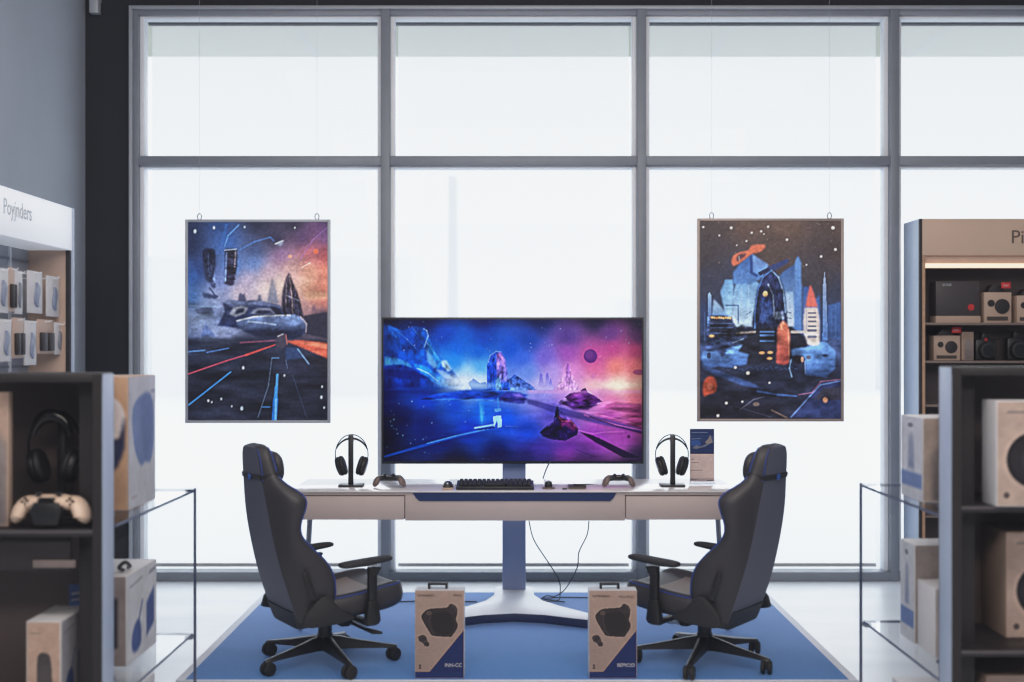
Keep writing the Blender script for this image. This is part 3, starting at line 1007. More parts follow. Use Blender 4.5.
# ------------------------------------------------------------------ info card
ic = thing('info_card', 'upright info card with navy picture top in a clear foot on the desk', 'sign', ((702 - 512) / 191., 6.54, DH))
A = Art(0, 0, 240, 520, 70, 150)
A.c[:] = (204, 186, 182)
A.poly([(0, 0), (240, 0), (240, 250), (0, 250)], (34, 52, 98), 1, 0)
A.vpoly([(0, 60), (240, 60), (240, 200), (0, 200)], (44, 66, 116), (30, 46, 92), .8, 4)
A.poly([(10, 120), (90, 110), (110, 160), (20, 170)], (50, 90, 160), .8, 3)
A.poly([(20, 190), (60, 160), (110, 175), (130, 165), (200, 125), (215, 60), (225, 130), (150, 175), (60, 200)], (126, 130, 142), .8, 4)
A.poly([(150, 130), (180, 100), (200, 60), (212, 110), (225, 135), (170, 150)], (140, 132, 130), .9, 3)
A.line([(18, 36), (170, 36)], 10, (120, 140, 180), .8)
A.line([(18, 100), (105, 96)], 7, (130, 150, 190), .8)
for y, x1 in ((300, 40), (334, 90), (410, 120), (500, 70)):
    A.line([(12, y), (x1, y)], 9, (96, 92, 104), .8)
A.line([(170, 512), (225, 510)], 10, (60, 56, 66), .9)
A.noise(.05, 30, 4)
obj('card', box(NB(), -.064, .064, .0005, .004, .012, .288), M_['kraft'], ic, smooth=False)
A.sheet('card_print', .127, .275, M_['art'], ic, (0, -.0003, .0125))
ft = NB()
box(ft, -.066, .066, -.02, .024, 0, .005, .001)
box(ft, -.066, .066, -.006, -.003, .005, .03, .0005)
obj('clear_foot', ft, M_['clear'], ic)


# ------------------------------------------------------------------ gaming chairs
def make_chair(label, loc, head, star, near, pad_dx):
    t = thing('gaming_chair', label, 'chair', loc, head, 'gaming chairs at the desk')
    dgp = bpy.context.evaluated_depsgraph_get

    def snug(o, pts, lift):
        bpy.context.view_layer.update()
        ev = o.evaluated_get(dgp())
        out = []
        for q in pts:
            ok, l_, n_, _i = ev.closest_point_on_mesh(Vector(q))
            out.append(l_ + n_ * lift)
        return out
    # five star base
    base = obj('star_base', cyl(NB(), (0, 0, .085), (0, 0, .15), .042, .034, 24, .006), M_['black'], t)
    for k in range(5):
        a = math.radians(star + 72 * k) - head
        R = Matrix.Rotation(a, 4, 'Z')
        lb = NB()
        rings = []
        for r_, w, z0, z1 in ((.02, .024, .075, .140), (.07, .024, .078, .132), (.17, .020, .076, .110), (.27, .016, .072, .092), (.318, .015, .068, .084), (.330, .010, .070, .080)):
            rings.append([R @ Vector(q) for q in ((r_, -w, z0), (r_, w, z0), (r_, w * .8, z1 - .004), (r_, w * .4, z1), (r_, -w * .4, z1), (r_, -w * .8, z1 - .004))])
        obj('base_leg', loft(lb, rings), M_['black'], base)
        T = R @ Matrix.Translation((.314, 0, 0)) @ Matrix.Rotation(k * 1.9 + .6, 4, 'Z')
        ca = NB()
        for s in (-1, 1):
            cyl(ca, (0, s * .006, RZ + .0312), (0, s * .024, RZ + .0312), .030, n=22, bev=.005, M=T)
        cas = obj('caster', ca, M_['rubber'], base)
        cf = NB()
        box(cf, -.012, .020, -.0055, .0055, RZ + .022, RZ + .058, .002, M=T)
        cyl(cf, (0.0, 0, RZ + .05), (0.0, 0, .074), .007, n=12, M=T)
        obj('caster_fork', cf, M_['black'], cas)
    gl = NB()
    cyl(gl, (0, 0, .148), (0, 0, .245), .032, n=24, bev=.003)
    cyl(gl, (0, 0, .13), (0, 0, .15), .036, n=24)
    obj('gas_lift', gl, M_['black'], t)
    mc = NB()
    box(mc, -.10, .13, -.085, .085, .205, .232, .008)
    prism(mc, [(.04, .215), (.13, .215), (.10, .170), (.06, .172)], -.05, .05, 'y', .006)
    me_ = obj('tilt_mechanism', mc, M_['black'], t)
    lv = NB()
    tube(lv, [(.08, -.05, .205), (.10, -.16, .190), (.13, -.22, .178)], .007, 8)
    tube(lv, [(.115, -.19, .184), (.14, -.23, .176), (.175, -.245, .170)], [.012, .017, .008], 10, .6, 1.2)
    obj('tilt_lever', lv, M_['black_soft'], me_)
    tk = NB()
    cyl(tk, (.12, 0, .185), (.20, -.03, .178), .02, .024, 18, .004)
    obj('tension_knob', tk, M_['stand_white'], me_)
    # seat
    rings = []
    for x, w, zt, zb, be in ((-.165, .17, .310, .235, .0), (-.14, .20, .322, .222, .02), (-.08, .228, .326, .216, .045), (.05, .240, .338, .218, .042), (.18, .240, .360, .228, .034), (.26, .232, .370, .242, .026), (.295, .215, .362, .258, .016), (.312, .17, .345, .285, .004)):
        zc = zt - be * .55
        rings.append([(x, -w + .03, zb), (x, w - .03, zb), (x, w, zb + .03), (x, w + .004, (zb + zt) / 2), (x, w - .012, zt), (x, w - .045, zt + .004), (x, w - .08, zc), (x, .06, zc - .002),
                      (x, -.06, zc - .002), (x, -w + .08, zc), (x, -w + .045, zt + .004), (x, -w + .012, zt), (x, -w - .004, (zb + zt) / 2), (x, -w, zb + .03)])
    seat = obj('seat', loft(NB(), rings), [M_['leather'], M_['taupe']], t, subd=2)
    for f in seat.data.polygons:
        c = f.center
        if f.normal.z > .5 and abs(c.y) < .155 and c.x < .14:
            f.material_index = 1
    for s in (-1, 1):
        pp = smooth_path([(-.09, s * .226, .326), (.05, s * .231, .338), (.18, s * .231, .360), (.26, s * .222, .368), (.292, s * .19, .364)], 6)
        obj('piping', tube(NB(), snug(seat, pp, .001), .0032, 8), M_['blue_pipe'], seat)
    # backrest: reclined frame, u up along the back, n forward
    rec = math.radians(12.5)
    O = Vector((-.185, 0, .190))
    U = Vector((-math.sin(rec), 0, math.cos(rec)))
    N = Vector((math.cos(rec), 0, math.sin(rec)))

    def B(n, y, u):
        return O + U * u + N * (n - .034 * math.sin(PI * max(0, min(1, u / .82)) ** .9)) + Vector((0, y, 0))
    #        u     Wr    W     D     T
    prof = [(.00, .165, .202, .120, .06), (.03, .172, .222, .150, .07), (.10, .174, .240, .190, .08), (.19, .172, .246, .214, .085), (.27, .168, .242, .198, .09),
            (.345, .162, .228, .146, .075), (.41, .158, .221, .112, .06), (.47, .155, .230, .122, .06), (.535, .150, .244, .164, .07), (.58, .142, .236, .158, .07),
            (.63, .132, .190, .104, .065), (.67, .123, .152, .076, .06), (.73, .116, .138, .072, .06), (.78, .106, .126, .066, .055), (.812, .086, .104, .058, .05), (.822, .055, .066, .046, .04)]
    rings = []
    for u, wr, w, d, th in prof:
        half_ = [(-.004, 0), (-.003, wr * .6), (0, wr), (.012, wr + .010), (d * .5, w), (d - .02, w + .002), (d, w - .016), (d - .004, w - .045), (th + (d - th) * .35, w - .078), (th, w - .105 if w > .16 else w * .5), (th - .002, w * .25)]
        ring = [B(n, y, u) for n, y in half_] + [B(n, -y, u) for n, y in reversed(half_[1:])]
        rings.append(ring)
    back = obj('backrest', loft(NB(), rings), [M_['leather'], M_['leather_back']], t, subd=2)
    nr = len(rings[0])
    for f in back.data.polygons:
        c = f.center - O
        if len(f.vertices) == 4 and all(v % nr in (0, 1, 2, nr - 1, nr - 2) for v in f.vertices):
            f.material_index = 1
    ca_ = back.data.attributes.new('crease_edge', 'FLOAT', 'EDGE')
    for e in back.data.edges:
        a_, b2_ = sorted(e.vertices)
        if b2_ - a_ == nr and a_ % nr in (2, nr - 2):
            ca_.data[e.index].value = .75
    for s in (-1, 1):
        pp = [B(d + .002, s * (w - .006), u) for u, wr, w, d, th in prof[2:-1]]
        obj('piping', tube(NB(), snug(back, smooth_path(pp, 5), .001), .0034, 8), M_['blue_pipe'], back)
    for s in (-1, 1):
        pp = [B(.004, s * (wr + .006), u) for u, wr, w, d, th in prof[11:-1]]
        obj('piping', tube(NB(), snug(back, smooth_path(pp, 5), .0005), .0024, 8), M_['blue_pipe'], back)
    # strap of the head pillow with its small blue badge
    sr = []
    for u in (.676, .696):
        sr.append([B(n, y, u) for n, y in ((-.009, 0), (-.009, .075), (-.006, .121), (.006, .131), (.04, .147), (.066, .150), (.086, .136), (.086, .128), (.04, .1), (-.002, .09), (-.002, -.09), (.04, -.1), (.086, -.128), (.086, -.136), (.066, -.150), (.04, -.147), (.006, -.131), (-.006, -.121), (-.009, -.075))])
    # pillow
    pr = []
    for u, w, n0, n1 in ((.640, .09, .070, .095), (.650, .112, .066, .118), (.675, .120, .062, .126), (.71, .122, .060, .128), (.75, .114, .060, .122), (.768, .094, .064, .108), (.775, .07, .07, .095)):
        nc = (n0 + n1) / 2
        nh = (n1 - n0) / 2
        pr.append([B(nc + nh * math.copysign(abs(math.sin(q)) ** .7, math.sin(q)), w * math.copysign(abs(math.cos(q)) ** .6, math.cos(q)), u) for q in np.linspace(0, 2 * PI, 17)[:-1]])
    pil = obj('head_pillow', loft(NB(), pr), M_['leather'], t, subd=1)
    obj('strap', loft(NB(), sr), M_['black'], pil)
    bd = NB()
    cyl(bd, B(-.008, 0, .686), B(-.013, 0, .686), .013, n=20)
    em = obj('badge', bd, M_['black'], pil)
    rg = NB()
    tube(rg, [B(-.0135, .0125 * math.cos(q), .686 + .0125 * math.sin(q)) for q in np.linspace(0.5, 6.6, 22)], .0024, 6)
    tube(rg, [B(-.0135, -.006, .682), B(-.0135, .002, .686), B(-.0135, .006, .692)], .0022, 6)
    obj('badge_emblem', rg, mat('badge blue', L(40, 100, 200), .4, noise=.03), em)
    # lower back cover, hinge covers, lever
    lc = NB()
    rr = []
    for u, k in ((-.008, .94), (.012, 1.0), (.070, 1.0), (.074, .985)):
        rr.append([B(n, y * k, u) for n, y in ((-.010, 0), (-.010, .12), (-.007, .158), (.008, .172), (.07, .225), (.10, .235), (.10, .16), (.03, .13), (.03, -.13), (.10, -.16), (.10, -.235), (.07, -.225), (.008, -.172), (-.007, -.158), (-.010, -.12))])
    obj('lower_cover', loft(lc, rr), M_['black_soft'], back)
    for s in (-1, 1):
        hp = [(-.215, .215), (-.17, .205), (-.04, .210), (.025, .222), (.035, .232), (.005, .250), (-.035, .272), (-.07, .315), (-.095, .338), (-.125, .338), (-.155, .315), (-.200, .265)]
        y0, y1 = (.243, .272) if s > 0 else (-.272, -.243)
        obj('hinge_cover', prism(NB(), hp, y0, y1, 'y', .008), M_['black_soft'], t)
        lv2 = NB()
        y0, y1 = (.252, .266) if s > 0 else (-.266, -.252)
        prism(lv2, [(-.175, .325), (-.147, .325), (-.185, .448), (-.199, .456), (-.215, .448)], y0, y1, 'y', .005)
        obj('recline_lever', lv2, M_['black'], t)
        # armrest
        am = NB()
        y = s * (.276 if s == near else .288)
        ax = 0 if s == near else -.045
        pz = -.008 if s == near else -.018
        prism(am, [(.080, .222), (.136, .222), (.146, .24), (.134, .33), (.086, .33), (.076, .24)], y - .020, y + .020, 'y', .006)
        box(am, .090, .130, y - .014, y + .014, .32, .478, .005)
        prism(am, [(.09, .472), (.15, .476), (.13, .44), (.10, .44)], y - .02, y + .02, 'y', .004)
        arm = obj('armrest', am, M_['black'], t)
        br = NB()
        box(br, .085, .135, min(y, s * .06), max(y, s * .06), .214, .228, .004)
        obj('arm_bracket', br, M_['black'], arm)
        pa = NB()
        rings = []
        for x, w, z0, z1 in ((-.048, .016, .489, .502), (-.040, .030, .483, .508), (-.005, .037, .481, .512), (.085, .039, .487, .518), (.165, .037, .496, .523), (.195, .031, .501, .522), (.205, .018, .504, .519)):
            rings.append([(x + pad_dx, y + w * math.copysign(abs(math.cos(q)) ** .6, math.cos(q)), (z0 + z1) / 2 + (z1 - z0) / 2 * math.copysign(abs(math.sin(q)) ** .6, math.sin(q))) for q in np.linspace(0, 2 * PI, 15)[:-1]])
        obj('arm_pad', loft(pa, rings), M_['black_soft'], arm, subd=1)
        arm.location = (ax, 0, pz)
    for ch in kids(t):
        if not ch.name.startswith('star_base') and not ch.name.startswith('gas_lift'):
            ch.location.z += .026 if ch.name.startswith('seat') else .014 if ch.name.startswith('arm') else .006 if ch.name.startswith('tilt') else .034
    return t


HEAD = math.radians(31)
make_chair('black gaming chair with blue piping facing right, at the left end of the desk', (-.860, 5.75, 0), HEAD, 10, -1, 0.0)
make_chair('black gaming chair with blue piping facing left, at the right end of the desk', (.886, 5.75, 0), PI - math.radians(35), 33, 1, .035)


# ------------------------------------------------------------------ retail boxes on the rug
def make_earbud_box(label, loc, w, h, d, s, texts):
    t = thing('earbud_box', label, 'box', loc, 0, 'retail boxes standing on the rug')
    obj('carton', box(NB(), -w / 2, w / 2, 0.0012, d, 0, h, .0025), M_['carton_edge'], t)
    A = Art(100, 98, 412, 672, 110, 200)
    A.idw([(100, 98, (170, 146, 134)), (412, 98, (172, 148, 134)), (256, 300, (160, 138, 128)), (100, 600, (150, 130, 122)), (256, 520, (156, 136, 128)), (412, 400, (156, 134, 124))], 2)  # white front in warm shade, painted as tan
    A.poly([(412, 355), (412, 672), (100, 672), (100, 630), (192, 630)], (22, 40, 92), 1, 1)
    A.poly([(100, 632), (412, 632), (412, 672), (100, 672)], (26, 46, 100), 1, 1)
    A.poly([(138, 270), (160, 235), (196, 216), (300, 208), (320, 186), (345, 188), (370, 215), (370, 250), (362, 290), (374, 320), (368, 350), (345, 385), (330, 403), (300, 402), (215, 396), (190, 370), (160, 320)], (48, 42, 44), 1, 2, 3)
    A.poly([(205, 265), (240, 240), (310, 238), (345, 270), (350, 330), (320, 380), (250, 385), (210, 340)], (36, 32, 34), .9, 6, 3)
    A.line([(200, 240), (190, 300), (205, 360), (225, 385)], 4, (84, 74, 74), .7)
    A.line([(300, 215), (330, 250), (350, 300)], 4, (80, 72, 72), .6)
    A.ell(345, 222, 22, 30, (54, 48, 50), .9, 5)
    A.line([(318, 192), (338, 190), (360, 215), (364, 245)], 4, (96, 88, 88), .8)
    A.ell(188, 246, 18, 14, (92, 78, 74), .8, 6)
    A.poly([(120, 400), (150, 388), (172, 402), (180, 430), (192, 445), (185, 465), (160, 462), (150, 445), (125, 430)], (64, 56, 58), 1, 2, 3)
    A.ell(150, 415, 16, 14, (44, 38, 42), .9, 4)
    A.ell(172, 448, 12, 10, (46, 40, 44), .9, 4)
    for y, x1 in ((484, 190), (494, 172), (504, 176)):
        A.line([(118, y), (x1, y)], 3, (130, 114, 108), .8)
    for y in (590, 606):
        A.ell(131, y, 9, 8, (70, 60, 62), .9, 2)
    for k in range(11):
        A.line([(140 + k * 19, 640), (148 + k * 19, 641)], 4, (14, 24, 60), .9)
    A.noise(.04, 18, 6)
    A.sheet('front_print', w - .003, h - .003, M_['art'], t, (0, 0, .0015))
    hb = NB()
    hx = -.01 if s > 0 else -.012
    box(hb, hx - .044, hx - .033, d * .35, d * .65, h, h + .024, .002)
    box(hb, hx + .033, hx + .044, d * .35, d * .65, h, h + .024, .002)
    box(hb, hx - .044, hx + .044, d * .35, d * .65, h + .016, h + .026, .002)
    obj('carry_handle', hb, M_['black'], t)
    u = w / 312.
    for s_, size, x, y, al, m in texts:
        lettering(s_, size, m, t, ((x - 256) * u, -.0012, (672 - y) * u * (h / (574 * u))), align=al)
    return t


ld = M_['text_dark']
ll = M_['text_light']
make_earbud_box('tall brown and navy earbud box on the rug right of the left chair', (-.3175, 5.478, RZ + .001), .2165, .386, .085, 1,
                [('B-FTENEDGY', .0125, 118, 138, 'LEFT', ld), ('MN-S', .0145, 392, 138, 'RIGHT', M_['print_dark']), ('INN-CC', .0215, 398, 596, 'RIGHT', ll)])
make_earbud_box('tall brown and navy earbud box on the rug left of the right chair', (.4425, 5.478, RZ + .001), .2105, .386, .085, -1,
                [('BUTTENEDBLE', .0115, 124, 142, 'LEFT', ld), ('TC or ECCL', .0125, 392, 146, 'RIGHT', M_['print_dark']), ('BEPICIO', .0215, 398, 596, 'RIGHT', ll)])


# ------------------------------------------------------------------ hanging posters
def make_poster(label, x0, x1, y0, y1, hooks, art, frame_m, group):
    d = 7.3
    a, b = W(x0, y1, d), W(x1, y0, d)
    w, h = b.x - a.x, b.z - a.z
    t = thing('poster', label, 'poster', ((a.x + b.x) / 2, d, a.z), 0, group)
    fr = NB()
    q = .016
    box(fr, -w / 2, -w / 2 + q, -.012, .012, 0, h, .002)
    box(fr, w / 2 - q, w / 2, -.012, .012, 0, h, .002)
    box(fr, -w / 2 + q, w / 2 - q, -.012, .012, 0, q, .002)
    box(fr, -w / 2 + q, w / 2 - q, -.012, .012, h - q, h, .002)
    obj('frame', fr, frame_m, t)
    obj('backing_board', box(NB(), -w / 2 + q, w / 2 - q, -.002, .008, q, h - q), M_['black'], t, smooth=False)
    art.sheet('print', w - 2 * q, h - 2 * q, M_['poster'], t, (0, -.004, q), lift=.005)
    for hx in hooks:
        X = W(hx, 0, d).x - (a.x + b.x) / 2
        hk = NB()
        tube(hk, [(X + .012 * math.cos(v), 0, h + .016 + .018 * math.sin(v)) for v in np.linspace(0, 2 * PI, 20)], .0032, 6)
        hko = obj('hanging_eye', hk, M_['alu_dark'], t)
        obj('wire', cyl(NB(), (X, 0, h + .03), (X, 0, ZC - a.z), .0007, n=6), M_['alu_mid'], hko)
    return t


# left poster picture (coordinates follow a 400 x 566 sheet)
A = Art(50, 62, 450, 628, 216, 306)
A.idw([
    (50, 62, (34, 44, 74)), (150, 62, (40, 66, 120)), (250, 65, (38, 44, 66)), (350, 65, (44, 44, 64)), (450, 65, (76, 56, 96)),
    (60, 130, (34, 44, 76)), (160, 120, (62, 104, 180)), (240, 140, (58, 76, 120)), (300, 110, (44, 46, 70)), (380, 110, (84, 66, 110)), (440, 100, (120, 84, 140)),
    (90, 200, (40, 58, 110)), (180, 190, (76, 124, 200)), (240, 180, (90, 130, 196)), (320, 160, (150, 110, 160)), (400, 150, (200, 110, 120)), (445, 160, (170, 78, 86)),
    (140, 230, (110, 130, 190)), (220, 230, (196, 178, 206)), (280, 210, (214, 180, 196)), (340, 190, (226, 180, 170)), (400, 200, (236, 170, 140)), (445, 200, (226, 128, 104)),
    (130, 270, (160, 170, 210)), (200, 265, (220, 200, 212)), (270, 250, (236, 214, 206)), (310, 240, (240, 216, 196)), (400, 250, (244, 204, 170)), (445, 250, (232, 130, 104)), (445, 285, (222, 130, 120)),
    (60, 220, (48, 90, 164)), (60, 280, (60, 104, 172)), (100, 300, (130, 150, 190)), (60, 330, (110, 130, 170)), (60, 370, (90, 106, 150)), (140, 340, (110, 130, 180)), (160, 380, (120, 132, 176)),
    (400, 300, (196, 150, 150)), (430, 330, (60, 56, 76)), (430, 370, (80, 76, 100)), (300, 350, (50, 70, 120)),
    (60, 420, (34, 46, 76)), (200, 420, (30, 36, 56)), (350, 430, (46, 56, 86)), (440, 440, (60, 42, 52)), (100, 500, (32, 34, 46)), (250, 500, (34, 40, 58)), (400, 500, (34, 38, 54)), (60, 620, (26, 28, 38)), (250, 620, (34, 36, 50)), (450, 620, (30, 34, 50)),
], 3.2)
A.line([(195, 70), (165, 100), (155, 130)], 4, (110, 170, 240), .9)
A.line([(160, 70), (150, 120)], 10, (60, 110, 190), .6)
A.line([(200, 140), (240, 118), (285, 105), (296, 115)], 5, (90, 140, 220), .7)
A.poly([(298, 124), (318, 114), (324, 116), (318, 132)], (150, 160, 184), .9, 2)
A.line([(300, 124), (322, 115)], 4, (220, 226, 236), .9)
A.line([(370, 170), (410, 110), (448, 78)], 3, (150, 110, 180), .8)
A.line([(360, 160), (420, 100)], 2, (180, 130, 190), .6)
A.ell(416, 146, 7, 8, (240, 120, 90), 1, 3)
A.ell(342, 160, 6, 5, (240, 160, 140), 1, 3)
A.line([(375, 192), (400, 178)], 4, (250, 220, 200), .8)
A.poly([(375, 250), (420, 225), (450, 215), (450, 300), (400, 300)], (214, 130, 110), .5, 12)
A.poly([(380, 265), (395, 258), (450, 262), (450, 280), (390, 285)], (240, 190, 150), .6, 8)
# floating pods
A.vpoly([(92, 145), (100, 138), (120, 138), (128, 150), (128, 190), (122, 225), (130, 245), (120, 250), (112, 236), (100, 225), (94, 190)], (30, 34, 56), (58, 66, 100), 1, 3, sm=3)
A.line([(108, 150), (110, 215)], 5, (74, 88, 130), .6)
A.vpoly([(154, 142), (160, 137), (188, 137), (193, 145), (190, 185), (182, 240), (172, 244), (154, 238), (156, 190)], (52, 54, 78), (44, 42, 64), 1, 2)
A.line([(160, 150), (157, 230)], 5, (120, 150, 210), .9)
A.line([(186, 145), (183, 200)], 4, (180, 170, 180), .7)
for y in (160, 182, 205, 222):
    A.line([(165, y), (184, y + 3)], 4, (30, 28, 44), .9)
A.line([(155, 142), (188, 139)], 4, (180, 200, 235), .9)
A.line([(112, 250), (128, 272), (134, 275)], 6, (50, 60, 96), .9)
A.poly([(90, 262), (134, 272), (130, 282), (95, 278)], (60, 72, 110), 1, 2)
A.poly([(70, 308), (118, 306), (126, 322), (75, 325)], (66, 76, 112), .9, 3)
A.line([(50, 300), (140, 304)], 3, (150, 180, 220), .7)
A.glow(80, 345, 50, 30, (150, 170, 205), .6)
A.glow(150, 375, 70, 22, (150, 165, 205), .7)
A.poly([(85, 390), (100, 350), (130, 390)], (74, 98, 160), .6, 5)
# towers
A.vpoly([(276, 290), (282, 260), (288, 226), (293, 222), (298, 230), (304, 262), (308, 295)], (170, 160, 170), (120, 126, 150), 1, 2)
A.vpoly([(318, 330), (320, 262), (330, 225), (338, 201), (346, 222), (364, 266), (374, 300), (382, 340)], (66, 56, 70), (42, 44, 66), 1, 2)
A.line([(340, 215), (346, 260), (350, 320)], 4, (150, 130, 128), .8)
A.line([(332, 235), (330, 300)], 4, (110, 100, 110), .8)
A.line([(334, 272), (372, 288)], 4, (130, 130, 150), .8)
A.vpoly([(192, 292), (196, 268), (202, 262), (206, 270), (212, 264), (218, 292)], (90, 90, 120), (70, 74, 104), 1, 2)
A.vpoly([(248, 290), (252, 270), (258, 268), (262, 290)], (120, 120, 145), (90, 96, 124), 1, 2)
A.poly([(405, 318), (410, 292), (416, 318)], (120, 90, 110), .9, 2)
A.poly([(380, 330), (450, 318), (450, 395), (385, 380)], (42, 44, 62), .9, 3)
# the big craft
A.vpoly([(135, 358), (155, 318), (150, 292), (170, 284), (200, 290), (230, 285), (270, 290), (312, 300), (330, 330), (320, 360), (240, 370)], (58, 66, 100), (36, 46, 84), 1, 3)
A.vpoly([(150, 292), (165, 282), (205, 290), (262, 287), (318, 303), (312, 310), (250, 298), (175, 304)], (120, 132, 168), (80, 92, 136), 1, 2)
A.poly([(168, 325), (180, 305), (205, 300), (222, 306), (214, 322), (186, 332)], (166, 172, 190), .9, 2)
A.poly([(182, 326), (190, 311), (212, 306), (208, 320)], (40, 46, 74), .95, 2)
A.poly([(228, 322), (245, 308), (285, 308), (306, 322), (268, 330)], (150, 158, 184), .9, 2)
A.poly([(240, 322), (252, 313), (284, 313), (294, 322), (266, 326)], (44, 48, 78), .95, 2)
A.poly([(282, 302), (308, 306), (322, 330), (304, 328)], (34, 36, 58), .95, 2)
A.vpoly([(188, 346), (215, 336), (260, 330), (322, 328), (352, 326), (374, 334), (390, 352), (389, 374), (372, 388), (340, 394), (262, 391), (212, 374)], (128, 152, 204), (30, 38, 70), 1, 2, sm=3)
A.poly([(200, 372), (260, 366), (330, 372), (385, 368), (374, 388), (340, 394), (262, 391)], (28, 32, 54), .75, 6)
A.line([(190, 344), (240, 332), (300, 329), (340, 328)], 5, (206, 212, 224), .9)
A.line([(222, 346), (270, 350), (300, 355)], 6, (170, 192, 224), .9)
A.ell(352, 345, 26, 12, (120, 146, 200), .7, 8)
A.line([(372, 332), (389, 352), (388, 376)], 4, (206, 184, 186), .8)
A.glow(280, 388, 70, 12, (40, 44, 66), .7)
A.grain([(135, 358), (150, 292), (230, 286), (310, 300), (330, 330), (390, 360), (385, 385), (260, 392), (205, 372)], .4, 16, 22, 3, 1.6)
A.grain([(318, 330), (330, 225), (338, 201), (364, 266), (382, 340)], .9, 14, 23, 2, .4)
A.grain([(92, 145), (120, 138), (130, 245), (112, 236)], 1.0, 14, 24, 2, .6)
A.grain([(154, 142), (193, 145), (182, 240), (154, 238)], 1.1, 12, 25, 2, 1.5)
A.grain([(50, 290), (140, 290), (200, 395), (50, 395)], .5, 26, 26, 8, 2)
A.grain([(340, 170), (450, 120), (450, 300), (380, 300)], .35, 40, 27, 10, 2.5)
# runway
A.poly([(50, 395), (200, 392), (330, 398), (450, 400), (450, 628), (50, 628)], (32, 36, 52), .72, 8)
A.poly([(330, 402), (370, 398), (450, 408), (450, 452), (400, 430)], (214, 96, 76), .95, 4)
A.poly([(360, 404), (420, 404), (450, 410), (450, 424), (400, 414)], (240, 140, 110), .8, 4)
A.grain([(50, 395), (450, 400), (450, 628), (50, 628)], .7, 26, 28, 6, 4)
A.line([(50, 496), (160, 458), (220, 440)], 4, (206, 84, 110), 1)
A.line([(215, 442), (300, 412)], 7, (226, 88, 84), 1, 4)
A.line([(200, 406), (300, 400)], 5, (170, 90, 120), .7)
A.poly([(300, 415), (305, 385), (318, 378), (328, 380), (334, 412), (318, 424)], (70, 66, 84), 1, 2)
A.line([(308, 388), (322, 382)], 4, (190, 190, 205), .9)
A.line([(330, 384), (334, 410)], 3, (226, 130, 120), .9)
A.line([(52, 432), (98, 428)], 5, (100, 150, 220), .9)
A.line([(104, 434), (166, 422)], 4, (90, 140, 220), .9)
A.poly([(330, 422), (362, 420), (385, 450), (330, 455)], (54, 74, 120), .9, 3)
A.line([(364, 424), (396, 467)], 4, (140, 180, 230), .95)
A.line([(52, 584), (172, 490)], 4.5, (70, 150, 240), 1)
A.line([(290, 450), (310, 450)], 3, (110, 170, 240), .9)
A.line([(290, 452), (280, 530), (250, 620)], 2, (140, 170, 210), .7)
A.line([(330, 455), (335, 480)], 2, (120, 150, 200), .7)
A.line([(350, 500), (390, 620)], 2, (70, 90, 130), .7)
A.line([(306, 498), (304, 530)], 8, (90, 170, 250), 1)
A.line([(303, 534), (301, 562)], 11, (70, 160, 250), 1)
A.line([(301, 568), (297, 628)], 17, (40, 130, 235), 1)
A.line([(302, 568), (300, 628)], 7, (130, 200, 255), .8)
A.line([(262, 590), (284, 590)], 4, (70, 130, 200), .9)
for x, y, r in ((208, 478, 4), (204, 594, 5), (108, 572, 3.5), (145, 567, 3), (118, 576, 2.5), (432, 562, 4), (434, 532, 3), (440, 592, 3), (326, 500, 3), (70, 88, 5), (124, 78, 4), (212, 76, 3), (356, 78, 2.5), (175, 588, 2.5)):
    A.ell(x, y, r * .8, r * 1.2, (190, 205, 225), .9, 1)
A.noise(.08, 24, 3)
A.noise(.14, 6, 11)
make_poster('framed poster of a spacecraft over a neon runway, hanging above the left chair', 185.5, 330.5, 219.5, 423, (199.5, 317), A, M_['alu_mid'], 'hanging posters')

# right poster picture
A = Art(56, 59, 461, 625, 216, 302)
A.idw([
    (60, 62, (76, 66, 66)), (200, 62, (104, 84, 76)), (300, 62, (112, 90, 80)), (460, 62, (88, 74, 70)), (60, 150, (68, 62, 66)), (260, 130, (88, 74, 70)), (450, 150, (76, 66, 66)),
    (70, 240, (60, 62, 80)), (180, 240, (60, 66, 90)), (400, 220, (72, 66, 72)), (450, 260, (60, 64, 84)), (70, 330, (50, 64, 100)), (440, 330, (56, 72, 110)),
    (100, 420, (54, 70, 112)), (250, 420, (36, 42, 62)), (430, 420, (66, 84, 130)), (80, 520, (36, 38, 54)), (250, 520, (34, 38, 56)), (420, 500, (44, 46, 66)), (80, 620, (34, 34, 46)), (250, 620, (34, 34, 46)), (450, 620, (38, 44, 70)),
], 3)
# city blocks
A.vpoly([(115, 260), (130, 227), (152, 227), (152, 300), (130, 330)], (110, 160, 216), (150, 196, 236), 1, 2)
A.vpoly([(128, 228), (152, 228), (152, 345), (128, 330)], (120, 172, 226), (170, 208, 240), 1, 2)
A.vpoly([(148, 340), (150, 270), (160, 236), (210, 226), (232, 240), (232, 360), (160, 360)], (118, 168, 222), (186, 212, 238), 1, 3)
A.vpoly([(150, 238), (152, 205), (180, 170), (205, 152), (232, 176), (240, 220), (200, 240)], (70, 104, 168), (96, 140, 204), 1, 2)
A.vpoly([(204, 152), (254, 184), (244, 205), (222, 212), (206, 200)], (118, 150, 206), (100, 140, 204), 1, 2)
A.poly([(200, 155), (206, 152), (208, 206), (226, 214), (220, 220), (200, 208)], (40, 60, 120), .9, 2)
A.vpoly([(262, 240), (300, 200), (330, 182), (330, 340), (300, 345), (280, 300)], (64, 96, 156), (140, 178, 222), 1, 3)
A.vpoly([(328, 250), (328, 180), (334, 162), (340, 160), (346, 172), (348, 240), (348, 380), (320, 380)], (106, 150, 214), (90, 130, 196), 1, 2)
A.vpoly([(290, 290), (300, 260), (325, 262), (326, 360), (296, 360)], (150, 184, 226), (206, 222, 240), 1, 3)
